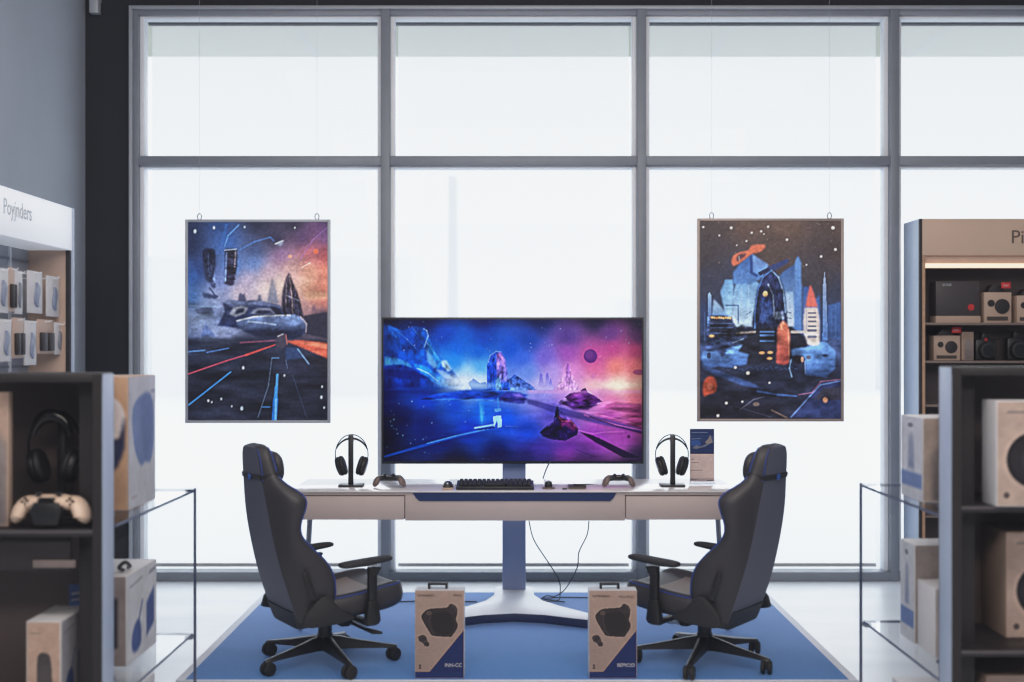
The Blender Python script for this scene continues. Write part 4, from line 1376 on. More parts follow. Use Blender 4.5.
A.vpoly([(350, 270), (350, 246), (372, 246), (372, 300), (400, 270), (400, 380), (350, 380)], (62, 92, 160), (110, 140, 200), .9, 3)
A.vpoly([(422, 390), (424, 300), (461, 290), (461, 400)], (70, 104, 170), (60, 86, 140), .9, 3)
A.vpoly([(78, 360), (80, 268), (84, 262), (88, 270), (90, 360)], (150, 180, 220), (70, 100, 160), 1, 1)
A.vpoly([(90, 330), (96, 282), (118, 305), (140, 330)], (170, 196, 226), (120, 160, 210), 1, 3)
A.vpoly([(408, 400), (410, 240), (414, 203), (418, 240), (423, 400)], (150, 160, 186), (90, 130, 200), 1, 1)
A.line([(130, 300), (166, 300), (166, 350)], 4, (50, 80, 140), .9)
A.line([(190, 326), (204, 318)], 3, (60, 70, 100), .8)
A.line([(300, 318), (318, 322)], 4, (70, 80, 110), .8)
A.line([(304, 334), (318, 338)], 4, (70, 80, 110), .8)
# gantry arms
A.poly([(222, 206), (254, 190), (258, 200), (228, 216)], (40, 44, 74), 1, 1)
A.poly([(250, 190), (308, 166), (312, 176), (262, 206)], (60, 72, 118), 1, 1)
# orange shuttle
A.poly([(148, 170), (152, 158), (170, 148), (196, 142), (205, 128), (240, 126), (242, 136), (228, 148), (206, 152), (180, 172), (152, 188)], (226, 120, 92), 1, 2, 2)
A.poly([(160, 166), (166, 154), (190, 150), (186, 160), (164, 176)], (110, 76, 82), 1, 2)
A.line([(168, 160), (170, 172)], 3, (200, 190, 190), .8)
# main rocket
A.vpoly([(212, 370), (214, 300), (222, 250), (240, 215), (262, 198), (284, 220), (298, 258), (304, 310), (300, 372)], (44, 52, 92), (34, 40, 66), 1, 2, sm=4)
A.line([(262, 200), (238, 218), (222, 256), (214, 320), (214, 365)], 5, (86, 130, 200), .9)
A.line([(262, 200), (282, 220), (296, 260), (302, 320)], 5, (150, 190, 232), .9)
A.line([(252, 240), (266, 270), (270, 330)], 4, (150, 176, 214), .8)
A.vpoly([(226, 350), (228, 290), (240, 270), (262, 285), (266, 350)], (40, 56, 104), (50, 70, 120), .9, 3)
A.ell(244, 267, 7, 8, (246, 206, 150), 1, 2)
A.poly([(266, 320), (296, 318), (298, 340), (270, 340)], (150, 170, 200), .7, 3)
# lit low block left
A.poly([(84, 330), (150, 332), (150, 392), (84, 390)], (40, 44, 64), .9, 2)
A.line([(88, 334), (146, 336)], 7, (168, 106, 70), .8)
for k in range(9):
    A.ell(92 + k * 6.4, 335 + (k % 3), 2.4, 2.4, (246, 170, 110), 1, 1)
for y in (352, 364, 380):
    A.line([(86, y), (150, y)], 3, (90, 120, 180), .7)
# platform
A.poly([(150, 430), (190, 395), (225, 362), (320, 362), (355, 390), (380, 440), (330, 470), (180, 470)], (36, 38, 52), 1, 3)
A.line([(162, 380), (214, 376)], 7, (222, 206, 196), .9)
A.line([(320, 376), (356, 376)], 9, (206, 196, 190), .9)
A.line([(150, 408), (180, 396)], 4, (130, 150, 180), .8)
for y in (376, 386, 402):
    A.line([(230, y), (268, y)], 6, (100, 146, 214), .9)
for x, y in ((234, 436), (258, 435), (256, 452), (90, 388)):
    A.ell(x, y, 8, 4, (226, 160, 110), 1, 2)
# rounded domes
A.vpoly([(62, 440), (66, 432), (100, 430), (118, 445), (120, 470), (75, 480), (62, 460)], (96, 134, 198), (60, 90, 150), 1, 2, sm=2)
A.vpoly([(105, 462), (128, 442), (132, 425), (178, 412), (166, 432), (196, 440), (190, 468), (150, 478), (115, 476)], (104, 150, 216), (74, 108, 176), 1, 2)
A.vpoly([(318, 425), (360, 420), (380, 412), (415, 402), (444, 430), (446, 480), (420, 506), (360, 500), (325, 470)], (106, 152, 218), (70, 104, 172), 1, 3)
A.ell(82, 444, 6, 9, (40, 46, 70), .9, 2)
A.ell(416, 444, 8, 4, (44, 50, 80), .9, 2)
A.ell(368, 449, 7, 6, (80, 80, 100), .9, 2)
A.poly([(62, 470), (120, 490), (200, 520), (240, 540), (180, 530), (100, 500), (62, 480)], (58, 80, 132), .9, 5)
# white rocket right
A.vpoly([(353, 345), (358, 306), (394, 306), (400, 345), (400, 412), (384, 416), (366, 412), (355, 380)], (232, 214, 208), (206, 196, 190), 1, 2)
A.vpoly([(359, 304), (366, 266), (372, 243), (376, 245), (384, 268), (394, 304)], (220, 104, 96), (236, 120, 108), 1, 2)
for y in (322, 334, 346, 360, 372, 390):
    A.line([(368, y), (388, y)], 6 if y < 365 else 9, (70, 76, 110), .85)
# orange capsule tower
A.vpoly([(276, 466), (277, 385), (281, 358), (293, 344), (306, 352), (314, 376), (316, 410), (312, 468), (296, 470)], (226, 128, 100), (190, 84, 80), 1, 2)
A.line([(310, 370), (312, 460)], 4, (246, 170, 140), .7)
# dark pod
A.vpoly([(312, 470), (318, 448), (340, 440), (358, 452), (360, 500), (345, 510), (318, 505)], (48, 56, 86), (34, 38, 58), 1, 2, sm=3)
A.line([(318, 455), (313, 480), (320, 505)], 4, (150, 190, 240), .9)
A.line([(358, 460), (359, 495)], 4, (120, 150, 210), .9)
A.ell(338, 456, 14, 12, (34, 30, 40), 1, 3)
A.ell(350, 455, 4, 8, (206, 160, 140), .9, 2)
# lower foreground
A.line([(222, 546), (280, 556), (334, 560)], 8, (70, 104, 170), .9, 4)
A.poly([(66, 520), (84, 502), (102, 512), (104, 545), (80, 556), (66, 560)], (180, 76, 54), .95, 4, 2)
A.ell(85, 532, 8, 9, (226, 120, 90), .9, 4)
A.poly([(310, 622), (372, 560), (400, 524), (461, 514), (461, 625)], (44, 54, 96), .95, 2)
A.line([(318, 620), (372, 560), (402, 528), (461, 516)], 5, (110, 140, 200), .8)
A.line([(340, 556), (378, 550), (404, 518), (461, 512)], 3, (170, 110, 150), .8)
A.poly([(380, 570), (410, 538), (461, 532), (461, 572)], (48, 46, 58), .9, 3)
A.ell(416, 571, 7, 8, (210, 150, 120), 1, 3)
A.line([(170, 600), (210, 570), (240, 562)], 3, (110, 110, 130), .7)
A.line([(262, 600), (306, 622)], 5, (140, 116, 104), .8)
A.line([(160, 590), (260, 620)], 3, (80, 86, 110), .6)
A.ell(218, 583, 9, 6, (110, 96, 90), .8, 3)
A.grain([(56, 380), (461, 380), (461, 625), (56, 625)], .7, 26, 31, 8, 2)
A.grain([(212, 370), (222, 250), (262, 198), (298, 258), (300, 372)], 1.0, 20, 32, 2, .6)
A.grain([(150, 238), (205, 152), (254, 184), (232, 360), (128, 345), (128, 228)], .22, 24, 33, 3)
A.grain([(78, 330), (150, 330), (220, 380), (150, 440), (70, 430)], 1.0, 12, 34, 3, 2)
for k, (x, y0_, y1_) in enumerate(((176, 250, 330), (196, 240, 340), (310, 270, 340), (362, 300, 370), (434, 310, 380), (446, 300, 390), (70, 320, 400))):
    A.line([(x, y0_), (x, y1_)], 3, (200, 220, 240) if k < 3 else (90, 130, 200), .45)
for k in range(16):
    A.line([(118 + k * 14, 480 + 5 * math.sin(k * 1.7)), (126 + k * 14, 482 + 5 * math.sin(k * 2.1))], 2.5, (70, 100, 160), .6)
for x, y, r in ((146, 78, 4), (252, 75, 3.5), (438, 78, 5), (205, 92, 3), (232, 88, 3), (190, 116, 2.5), (306, 112, 3.5), (445, 140, 4), (404, 160, 3.5), (362, 184, 2.5), (112, 100, 2.5), (66, 76, 3), (158, 478, 4), (194, 494, 5), (132, 580, 4), (178, 576, 3), (108, 616, 4), (256, 522, 3), (240, 96, 2), (162, 128, 2)):
    A.ell(x, y, r, r, (214, 206, 200), .95, 1)
A.stars(30, (60, 62, 455, 220), (150, 130, 120), 5, 1.6)
A.noise(.08, 22, 4)
A.noise(.12, 6, 13)
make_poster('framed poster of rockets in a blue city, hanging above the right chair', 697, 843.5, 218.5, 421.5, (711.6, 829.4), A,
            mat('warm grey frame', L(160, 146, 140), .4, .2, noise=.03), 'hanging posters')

# ------------------------------------------------------------------ small carton helper (faces carry painted prints)
def paint_face(kind, w, h, bg):
    n = 64
    A = Art(0, 0, 100, 100 * h / w, n, int(max(24, min(140, n * h / w))))
    H = 100 * h / w
    A.c[:] = bg
    if kind == 'mouse':
        A.poly([(14, H * .24), (36, H * .16), (72, H * .13), (90, H * .2), (95, H * .42), (90, H * .60), (78, H * .69), (60, H * .67), (46, H * .70), (26, H * .60), (14, H * .42)], (104, 124, 168), 1, 3, 2)
        A.poly([(44, H * .20), (80, H * .18), (86, H * .45), (74, H * .62), (54, H * .6)], (84, 102, 150), .8, 8, 3)
        A.line([(84, H * .12), (98, H * .12)], 5, (140, 148, 170), .9)
        A.line([(10, H * .92), (30, H * .92)], 4, (160, 156, 160), .8)
    elif kind == 'devices':
        A.line([(10, H * .14), (50, H * .10)], 3, (140, 140, 150), .8)
        A.line([(75, H * .10), (95, H * .08)], 5, (120, 124, 140), .8)
        A.poly([(15, H * .86), (18, H * .66), (34, H * .56), (44, H * .62), (46, H * .84), (30, H * .92)], (70, 88, 140), 1, 3, 3)
        A.line([(38, H * .58), (50, H * .38)], 6, (80, 100, 150), .9)
        A.poly([(64, H * .44), (92, H * .28), (92, H * .72), (64, H * .84)], (76, 94, 146), 1, 2)
        for k in range(4):
            A.line([(68, H * (.52 + .08 * k)), (88, H * (.42 + .08 * k))], 3, (54, 68, 116), .8)
    elif kind == 'oval':
        A.ell(50, H * .56, 38, H * .27, (44, 42, 46), 1, 3)
        A.ell(55, H * .56, 22, H * .20, (66, 62, 66), .8, 8)
        A.line([(14, H * .10), (60, H * .10)], 4, (130, 122, 122), .8)
        A.ell(12, H * .9, 4, 4, (90, 80, 80), .9, 2)
    elif kind == 'can':
        A.vpoly([(34, H * .88), (30, H * .45), (38, H * .34), (62, H * .34), (74, H * .45), (74, H * .88)], (70, 66, 68), (96, 88, 86), 1, 4, sm=2)
        A.line([(12, H * .12), (40, H * .12)], 5, (130, 120, 112), .8)
        A.poly([(0, H * .94), (100, H * .94), (100, H), (0, H)], (40, 56, 110), 1, 1)
    elif kind == 'spray':
        A.ell(46, H * .1, 12, H * .03, (110, 114, 130), .9, 2)
        A.vpoly([(34, H * .64), (38, H * .24), (52, H * .18), (60, H * .26), (64, H * .64)], (150, 158, 180), (120, 132, 164), .9, 5)
        A.poly([(0, H * .68), (100, H * .68), (100, H * .86), (0, H * .86)], (98, 122, 176), .9, 2)
    elif kind == 'swirl':
        A.vpoly([(40, H), (30, H * .7), (48, H * .42), (78, H * .34), (100, H * .5), (100, H)], (66, 98, 170), (36, 74, 170), 1, 4)
        A.poly([(0, 0), (100, 0), (100, H * .2), (0, H * .3)], (190, 186, 186), .5, 4)
    elif kind == 'curve':
        A.ell(78, H * .32, 20, H * .18, (216, 206, 204), 1, 3)
        A.poly([(60, H * .5), (92, H * .46), (97, H * .3), (98, H * .52), (90, H * .68), (60, H * .8)], (60, 62, 88), 1, 3)
    elif kind == 'smear':
        A.vpoly([(20, H), (15, H * .45), (40, H * .25), (80, H * .25), (100, H * .4), (100, H)], (150, 140, 136), (112, 106, 108), 1, 8)
    elif kind == 'panel':
        A.poly([(6, H * .25), (90, H * .25), (90, H * .8), (6, H * .8)], (44, 46, 62), 1, 3)
    A.noise(.08, 20, 3)
    return A


def make_carton(label, x0, x1, y0, y1, z0, z1, front=None, side=None, side_kind=None, body='kraft', fbg=(172, 150, 138), sbg=(196, 198, 204), group=None, name='product_box', cat='box', handle=False):  # fbg: front colours carry painted warm shade
    z0 += .0015
    t = thing(name, label, cat, ((x0 + x1) / 2, (y0 + y1) / 2, z0), 0, group)
    w, d, h = x1 - x0, y1 - y0, z1 - z0
    obj('carton', box(NB(), -w / 2, w / 2, -d / 2, d / 2, 0, h, .002), M_[body], t)
    if front:
        paint_face(front, w, h, fbg).sheet('front_print', w - .006, h - .006, M_['art'], t, (0, -d / 2 - .0012, .003))
    if side_kind:
        sg = 1 if side == 'right' else -1
        paint_face(side_kind, d, h, sbg).sheet('side_print', d - .006, h - .006, M_['art'], t, (sg * (w / 2 + .0012), 0, .003), sg * PI / 2)
    if handle:
        hb = NB()
        tube(hb, [(-.03, 0, h), (-.028, 0, h + .016), (.028, 0, h + .016), (.03, 0, h)], .006, 8)
        obj('carry_handle', hb, M_['black'], t)
    return t


# ------------------------------------------------------------------ foreground display fixtures
def make_gondola(label, s, lip_x, ztop, shelves, body_x, far_x):
    """s=-1 left, +1 right; lip_x = outer face, body_x = outer face of the deep body"""
    t = thing('display_shelf_unit', label, 'shelf unit', (0, 0, 0), 0, 'dark shelf units in front')

    def bx(x0, x1, *a, **k):
        return box(NB(), min(s * x0, s * x1), max(s * x0, s * x1), *a, **k)
    y0, y1, yb = 3.89, 4.0, 4.28
    obj('side_panel', bx(lip_x, lip_x + .0225, y0, y1, 0, ztop, .001), [M_['bay_side'], M_['bay_side']], t)
    obj('front_stile', bx(lip_x + .001, lip_x + .030, y0 - .004, y0, 0, ztop - .002), M_['bay_dark'], t)
    obj('top_panel', bx(lip_x + .0005, far_x, y0 - .003, y1 - .002, ztop - .025, ztop + .001, .001), M_['bay_dark'], t)
    obj('top_panel', bx(body_x, far_x, y1 - .002, yb, ztop - .025, ztop, .001), M_['bay_dark'], t)
    bo = NB()
    obj('back_board', bx(body_x, far_x, yb, yb + .012, 0, ztop - .025), M_['bay_back'], t, smooth=False)
    for (a, b_, c, d_) in ((body_x, body_x + .015, y1, yb), (lip_x + .0225, body_x, y1 - .008, y1)):
        box(bo, min(s * a, s * b_), max(s * a, s * b_), c, d_, 0, ztop - .025)
    obj('carcass', bo, M_['bay_dark'], t, smooth=False)
    for z, th in shelves:
        obj('shelf', bx(lip_x + .023, far_x, y0 + .002, y1 - .009, z - th, z, .001), M_['bay_dark'], t)
        obj('shelf', bx(body_x + .016, far_x, y1 - .009, yb, z - th, z, .001), M_['bay_dark'], t)
        obj('shelf_edge', bx(lip_x + .030, far_x, y0 - .002, y0 + .002, z - th * .5, z - .0005), M_['shelf_lip'], t)
    obj('plinth', bx(lip_x, far_x, y0 + .01, yb, 0, .06), M_['bay_dark'], t)
    return t


gl_ = make_gondola('dark shelf unit front left, holding black headphones and a cream controller', -1, 1.274, 1.375, ((.89, .022), (.30, .02)), 1.37, 2.3)
obj('drawer_front', box(NB(), -2.3, -1.39, 3.935, 3.95, .755, .868, .002), M_['bay_dark'], gl_)
obj('label_rail', box(NB(), -1.505, -1.372, 3.925, 3.935, .766, .789, .001), M_['label_taupe'], gl_)
gr_ = make_gondola('dark shelf unit front right, holding two pale boxes with dark oval pictures', 1, 1.367, 1.396, ((.964, .02), (.515, .02), (.12, .02)), 1.465, 2.4)

# goods on the left unit
make_carton('tall tan box cut by the frame, beside the black headphones on the dark shelf', -1.80, -1.592, 3.95, 3.985, .89, 1.317, front='smear', fbg=(178, 152, 136))
make_hp_stand('black headphone stand behind the cream controller on the dark shelf', (-1.508, 4.17, .89), h=.356, rotz=PI)
hp = make_headphones('bulky black headphones hung in the dark shelf unit above the cream controller', (-1.508, 4.125, .89 + .359))
for o in kids(hp):
    if o.name.startswith('yoke'):
        o.data.materials[0] = M_['alu_mid']
hp.scale = (1.04, 1.0, 1.12)
obj('head_cushion', tube(NB(), [(.060 * math.cos(v), -.034, -.082 + .070 * math.sin(v)) for v in np.linspace(.15, PI - .15, 15)], [.010 + .011 * math.sin(PI * i / 14) for i in range(15)], 12, .8, 1.0), M_['black_gloss'], hp)
make_controller('large cream game controller with a black centre in the dark shelf unit', (-1.4525, 3.942, .8975), 1.48, M_['cream_grip'], M_['cream_grip'], 0, None, True)
make_carton('small tan and white box with a dark canister picture on the lower dark shelf', -1.527, -1.418, 3.93, 4.17, .30, .597, 'can', 'right', 'devices', 'carton_white', (186, 158, 140), (190, 190, 196))
cd = thing('price_card', 'blue card standing behind the small canister box on the lower dark shelf', 'sign', (-1.466, 4.225, .3015))
obj('card', box(NB(), -.031, .031, 0, .004, .01, .356, .0005), M_['blue_art'], cd)
obj('card_lines', prism(prism(NB(), [(-.022, .32), (.022, .33), (.022, .336), (-.022, .327)], -.0015, 0, 'y'), [(-.022, .30), (.016, .307), (.016, .312), (-.022, .306)], -.0015, 0, 'y'), M_['text_light'], cd, smooth=False)
obj('foot', box(NB(), -.035, .035, -.012, .02, 0, .012, .002), M_['black'], cd)

# goods on the right unit
make_carton('pale box with a dark oval picture on the upper shelf of the right dark unit', 1.498, 1.74, 3.866, 3.985, .964, 1.293, 'oval', 'left', None, 'carton_white', (186, 166, 154), (206, 198, 194))
make_carton('pale box with a dark oval picture on the middle shelf of the right dark unit', 1.603, 1.86, 4.055, 4.265, .515, .860, 'oval', 'left', None, 'kraft', (182, 160, 148))
make_carton('box of which only the top shows, on the bottom shelf of the right dark unit', 1.53, 1.80, 4.03, 4.25, .12, .40, 'oval', None, None, 'kraft', (160, 142, 134))


def make_glass(label, s, X, z_up, z_lo, far, body_x, x_far, zend):
    t = thing('glass_display', label, 'glass shelf', (0, 0, 0), 0, 'glass shelves behind the dark units')
    y0, yb = 4.006, 4.298

    def poly_shelf(z, th, yf):
        pts = [(s * X, y0), (s * X, yf), (s * x_far, yf), (s * x_far, yb), (s * (body_x - .006), yb), (s * (body_x - .006), y0)]
        o = obj('glass_shelf', prism(NB(), pts, z - th, z, 'z'), [M_['shelf_glass'], M_['glass_edge']], t, smooth=False)
        for f in o.data.polygons:
            if abs(f.normal.z) < .5:
                f.material_index = 1
        return o
    poly_shelf(z_up, .010, far)
    poly_shelf(z_lo, .010, far - .035)
    e = obj('end_glass', box(NB(), min(s * X, s * x_far), max(s * X, s * x_far), far + .001, far + .013, 0, zend), [M_['shelf_glass'], M_['glass_edge']], t, smooth=False)
    for f in e.data.polygons:
        if abs(f.normal.y) < .5:
            f.material_index = 1
    obj('shelf_clip', box(NB(), min(s * (X + .002), s * (X + .03)), max(s * (X + .002), s * (X + .03)), far - .045, far, z_lo - .026, z_lo - .011, .002), M_['alu_dark'], t)
    obj('edge_post', box(NB(), min(s * (X - .001), s * (X + .009)), max(s * (X - .001), s * (X + .009)), far + .0135, far + .0225, 0, zend, .001), M_['glass_edge'], t)
    obj('base_deck', box(NB(), min(s * X, s * x_far), max(s * X, s * x_far), yb, far, 0, .05, .003), M_['white'], t)
    return t


make_glass('glass shelves with a dark edged end pane behind the left dark unit', -1, 1.27, .892, .325, 5.005, 1.37, 1.98, .895)
make_glass('glass shelves with a dark edged end pane behind the right dark unit', 1, 1.385, .918, .385, 4.96, 1.465, 2.0, .921)

make_carton('tall box with a grey blue mouse picture on the top left glass shelf', -1.66, -1.33, 4.33, 4.66, .892, 1.358, 'curve', 'right', 'mouse', 'kraft', (192, 156, 128), (188, 190, 198))
make_carton('white box with two blue device pictures on the lower left glass shelf', -1.66, -1.366, 4.43, 4.80, .325, .648, 'panel', 'right', 'devices', 'carton_white', (150, 140, 140), (198, 200, 206))
tag(obj('tag_lanyard', tube(NB(), smooth_path([(-1.40, 4.50, .658), (-1.405, 4.47, .672), (-1.39, 4.49, .688), (-1.385, 4.53, .668), (-1.40, 4.56, .658)], 6), .007, 8), M_['black']), 'small black loop lying on the white box with blue device pictures', 'strap')
make_carton('white box on the floor deck under the left glass shelves', -1.64, -1.40, 4.62, 4.9, .05, .19, None, None, None, 'carton_white')
make_carton('slim box with a blue band on its side on the top right glass shelf', 1.432, 1.60, 4.36, 4.60, .918, 1.213, 'smear', 'left', 'spray', 'carton_white', (176, 160, 150), (200, 204, 212))
make_carton('upright pale box at the back of the lower right glass shelf', 1.455, 1.62, 4.52, 4.68, .385, .745, 'smear', 'left', 'spray', 'carton_white', (150, 140, 138), (196, 200, 208))
make_carton('pale box with a blue swirl at the front of the lower right glass shelf', 1.462, 1.64, 4.32, 4.505, .385, .625, 'swirl', 'left', None, 'carton_white', (198, 190, 188))
make_carton('white box on the floor deck under the right glass shelves', 1.46, 1.64, 4.55, 4.80, .05, .195, None, None, None, 'carton_white')

# ------------------------------------------------------------------ left wall shelving with hanging packs
lu = thing('wall_display', 'white topped wall display with hanging packs along the left wall', 'shelf unit', (0, 0, 0), 0, 'wall displays')
y0, y1 = 4.5, 6.49
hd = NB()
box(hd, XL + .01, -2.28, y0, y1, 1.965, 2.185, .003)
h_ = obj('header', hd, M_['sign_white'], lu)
obj('back_panel', box(NB(), XL + .01, -2.50, y0, y1, .0, 1.965), M_['cool_panel'], lu, smooth=False)
obj('end_panel', box(NB(), -2.50, -2.305, y1 - .03, y1, 0, 1.965), M_['warm_panel'], lu, smooth=False)
obj('edge_trim', box(NB(), -2.305, -2.285, y1 - .035, y1 - .012, 0, 1.965), M_['print_dark'], lu, smooth=False)
obj('end_cap', box(NB(), -2.30, -2.276, y1 - .012, y1 + .012, 0, 2.186, .002), M_['bay_side'], lu)
obj('base_shelf', box(NB(), -2.50, -2.29, y0, y1 - .035, .0, .12, .003), M_['cool_panel'], lu)
obj('slot_rail', box(NB(), -2.50, -2.488, 6.2, 6.215, .2, 1.96), M_['alu_light'], lu, smooth=False)
for z in (1.90, 1.36, 1.13):
    obj('slat_rail', box(NB(), -2.50, -2.494, y0, y1 - .035, z, z + .012), M_['alu_dark'], lu, smooth=False)
lettering('Poyjnders', .105, M_['sign_grey'], lu, (-2.2795, 5.60, 2.062), (PI / 2, 0, PI / 2), 'LEFT', .001, .80)


def make_pack(name, label, X, y, w, ztop, h, kind):
    t = thing(name, label, 'pack', (X, y, ztop - h), 0, 'packs hanging on the left wall display')
    if kind == 'white':
        obj('card', box(NB(), -.003, .003, -w / 2, w / 2, 0, h, .001), M_['carton_white'], t)
        ph = NB()
        pr_ = [(w * (.05 * math.sin(v * 3) + .15 * math.cos(v) + .08), h * (.44 + .30 * math.sin(v))) for v in np.linspace(0, 2 * PI, 16)[:-1]]
        prism(ph, pr_, .003, .012, 'x', .002)
        obj('product', ph, M_['pack_grey'] if w > .12 else M_['alu_dark'], t)
    else:
        obj('card', box(NB(), -.003, .003, -w / 2, w / 2, 0, h, .001), M_['warm_panel'], t)
        ph = NB()
        box(ph, .003, .022, -w * .38, -w * .06, h * .08, h * .62, .006)
        box(ph, .003, .022, w * .06, w * .38, h * .08, h * .62, .006)
        obj('product', ph, M_['print_dark'], t)
    hk = NB()
    tube(hk, [(-2.498 - X, 0, h - .012), (-.02, 0, h - .012), (.030, 0, h - .010), (.034, 0, h - .002)], .003, 6)
    obj('peg_hook', hk, M_['alu_light'], t)
    return t


def ypx(px, X):
    return F * X / (px - 512)


for row, packs, zt in ((0, ((-6, 8, 'white', 'the frame edge'), (8, 14, 'tan', ''), (14, 22, 'white', ''), (27, 42, 'white', ''), (46, 59, 'white', '')), 1.825),
                       (1, ((-3, 11, 'white', ''), (12, 23, 'tan', ''), (24, 36, 'white', ''), (36.5, 53, 'tan', ''), (54, 62, 'white', '')), 1.592)):
    LBL = [['white hanging pack cut by the frame in the upper row', 'narrow tan hanging pack in the upper row beside the cut white one', 'narrow white hanging pack, second white one of the upper row', 'wide white hanging pack with blue print, third white one of the upper row', 'white hanging pack with blue print at the far end of the upper row'],
           ['white hanging pack nearest the frame edge in the lower row', 'tan hanging pack with dark goods, between two white packs of the lower row', 'white hanging pack in the middle of the lower row', 'wide tan hanging pack with black goods in the lower row', 'narrow white hanging pack at the far end of the lower row']][row]
    for k, (a, b_, kind, _) in enumerate(packs):
        X = -2.335
        ya, yb_ = ypx(a, X), ypx(b_, X)
        make_pack('hanging_pack', LBL[k], X, (ya + yb_) / 2, abs(yb_ - ya) * .97, zt + (.01 if k % 2 else 0), (.205 if row == 0 else (.195, .19, .215, .17, .165)[k]), kind)

# ------------------------------------------------------------------ right lit shelving against the window wall
ru = thing('wall_display', 'tall lit display cabinet with warm header beside the right window', 'shelf unit', (0, 0, 0), 0, 'wall displays')
rx0, rx1, ry0, ry1 = 2.45, 3.95, 7.52, 7.82
obj('side_panel', box(NB(), rx0, rx0 + .018, ry0 + .012, ry1, 0, 2.24, .001), M_['bay_side'], ru)
obj('front_edge', box(NB(), rx0, rx0 + .018, ry0, ry0 + .012, 0, 2.24), M_['print_dark'], ru, smooth=False)
obj('side_panel', box(NB(), rx1 - .018, rx1, ry0, ry1, 0, 2.24, .001), M_['bay_side'], ru)
obj('header', box(NB(), rx0 + .018, rx1 - .018, ry0 + .002, ry1, 2.02, 2.24, .001), M_['sign_tan'], ru)
lettering('Pi', .115, M_['sign_dark'], ru, (3.0, ry0 + .001, 2.092), align='LEFT', depth=.002)
obj('light_strip', box(NB(), rx0 + .02, rx1 - .02, ry0 + .01, ry0 + .03, 1.945, 1.972, .003), M_['led'], ru)
obj('valance', box(NB(), rx0 + .02, rx1 - .02, ry0 + .03, ry1 - .02, 1.955, 2.02), M_['warm_panel'], ru, smooth=False)
obj('door_stile', box(NB(), rx0 + .018, rx0 + .038, ry0 + .004, ry0 + .02, 0, 2.02, .002), M_['wood'], ru)
obj('back_panel', box(NB(), rx0 + .018, rx1 - .018, ry1 - .012, ry1, 0, 2.02), mat('dark taupe back panel', L(74, 66, 68), .5, noise=.08, nscale=6), ru, smooth=False)
for z in (1.615, 1.385, 1.12, .8, .45, .08):
    obj('shelf', box(NB(), rx0 + .02, rx1 - .02, ry0 + .03, ry1 - .012, z - .014, z, .001), mat('taupe shelf', L(120, 106, 100), .4, noise=.05), ru)


def rp(px):
    return (px - 512) * 7.62 / F


zs1, zs2 = 1.615, 1.385
zs1, zs2 = zs1 + .0012, zs2 + .0012
tb = thing('speaker_box', 'black product box with a red dot and pale foot strip on the lit upper shelf', 'box', ((rp(937) + rp(981)) / 2, 7.70, zs1))
w = rp(981) - rp(937)
obj('carton', box(NB(), -w / 2, w / 2, -.06, .05, .042, .255, .003), mat('charcoal carton', L(62, 58, 62), .5, noise=.05), tb)
obj('foot_strip', box(NB(), -w / 2 - .002, w / 2 + .004, -.064, .05, 0, .042, .002), M_['kraft'], tb)
obj('red_dot', cyl(NB(), (w * .30, -.0605, .095), (w * .30, -.063, .095), .02, n=18), M_['red'], tb)
lettering('BOSSE', .02, M_['sign_grey'], tb, (-w * .35, -.0608, .225))


def make_camera_pack(label, x0, x1, z, h, tagpos, body='kraft', lens=(.65, .42)):
    t = thing('camera_box', label, 'box', ((x0 + x1) / 2, 7.70, z), 0, 'camera boxes in the lit cabinet')
    w = x1 - x0
    obj('carton', box(NB(), -w / 2, w / 2, -.05, .05, 0, h * .78, .003), M_[body], t)
    hs = NB()
    prism(hs, [(-w * .36, h * .78), (w * .30, h * .78), (w * .22, h * .97), (-w * .18, h * .97)], -.04, .04, 'y', .002)
    obj('top_flap', hs, M_['print_dark'], t)
    lx, lz = -w / 2 + w * lens[0], h * lens[1]
    ln = NB()
    cyl(ln, (lx, -.0505, lz), (lx, -.060, lz), h * .19, n=24, bev=.003)
    obj('lens_picture', ln, M_['print_dark'], t)
    sm = NB()
    cyl(sm, (-w * .25, -.0505, lz + h * .08), (-w * .25, -.055, lz + h * .08), h * .09, n=18)
    obj('dial_picture', sm, M_['print_dark'], t)
    obj('label_strip', box(NB(), -w * .4, w * .36, -.054, -.0505, h * .06, h * .16), M_['text_dark'], t, smooth=False)
    if tagpos:
        tx, tz = tagpos
        rt = obj('red_tag', box(NB(), tx * w - .028, tx * w + .028, -.060, -.0515, tz * h, tz * h + .036, .001), M_['red'], t)
        lettering('SALE', .016, M_['text_light'], rt, (tx * w - .018, -.0605, tz * h + .012))
    return t


make_camera_pack('tan camera box with a red tag right of the black box, lit upper shelf', rp(986), rp(1013.5), zs1 + .0, .24, (.28, .88))
make_camera_pack('tan camera box cut by the frame on the lit upper shelf', rp(1019), rp(1046), zs1, .215, None)
make_camera_pack('tan camera box with a red tag on the lit second shelf', rp(935.5), rp(962), zs2, .195, (.34, .86))
make_carton('plain tan box on the lit second shelf between a camera box and a camera', rp(964.5), rp(976), 7.66, 7.76, zs2, zs2 + .175, 'smear', None, None, 'kraft', (160, 140, 126))


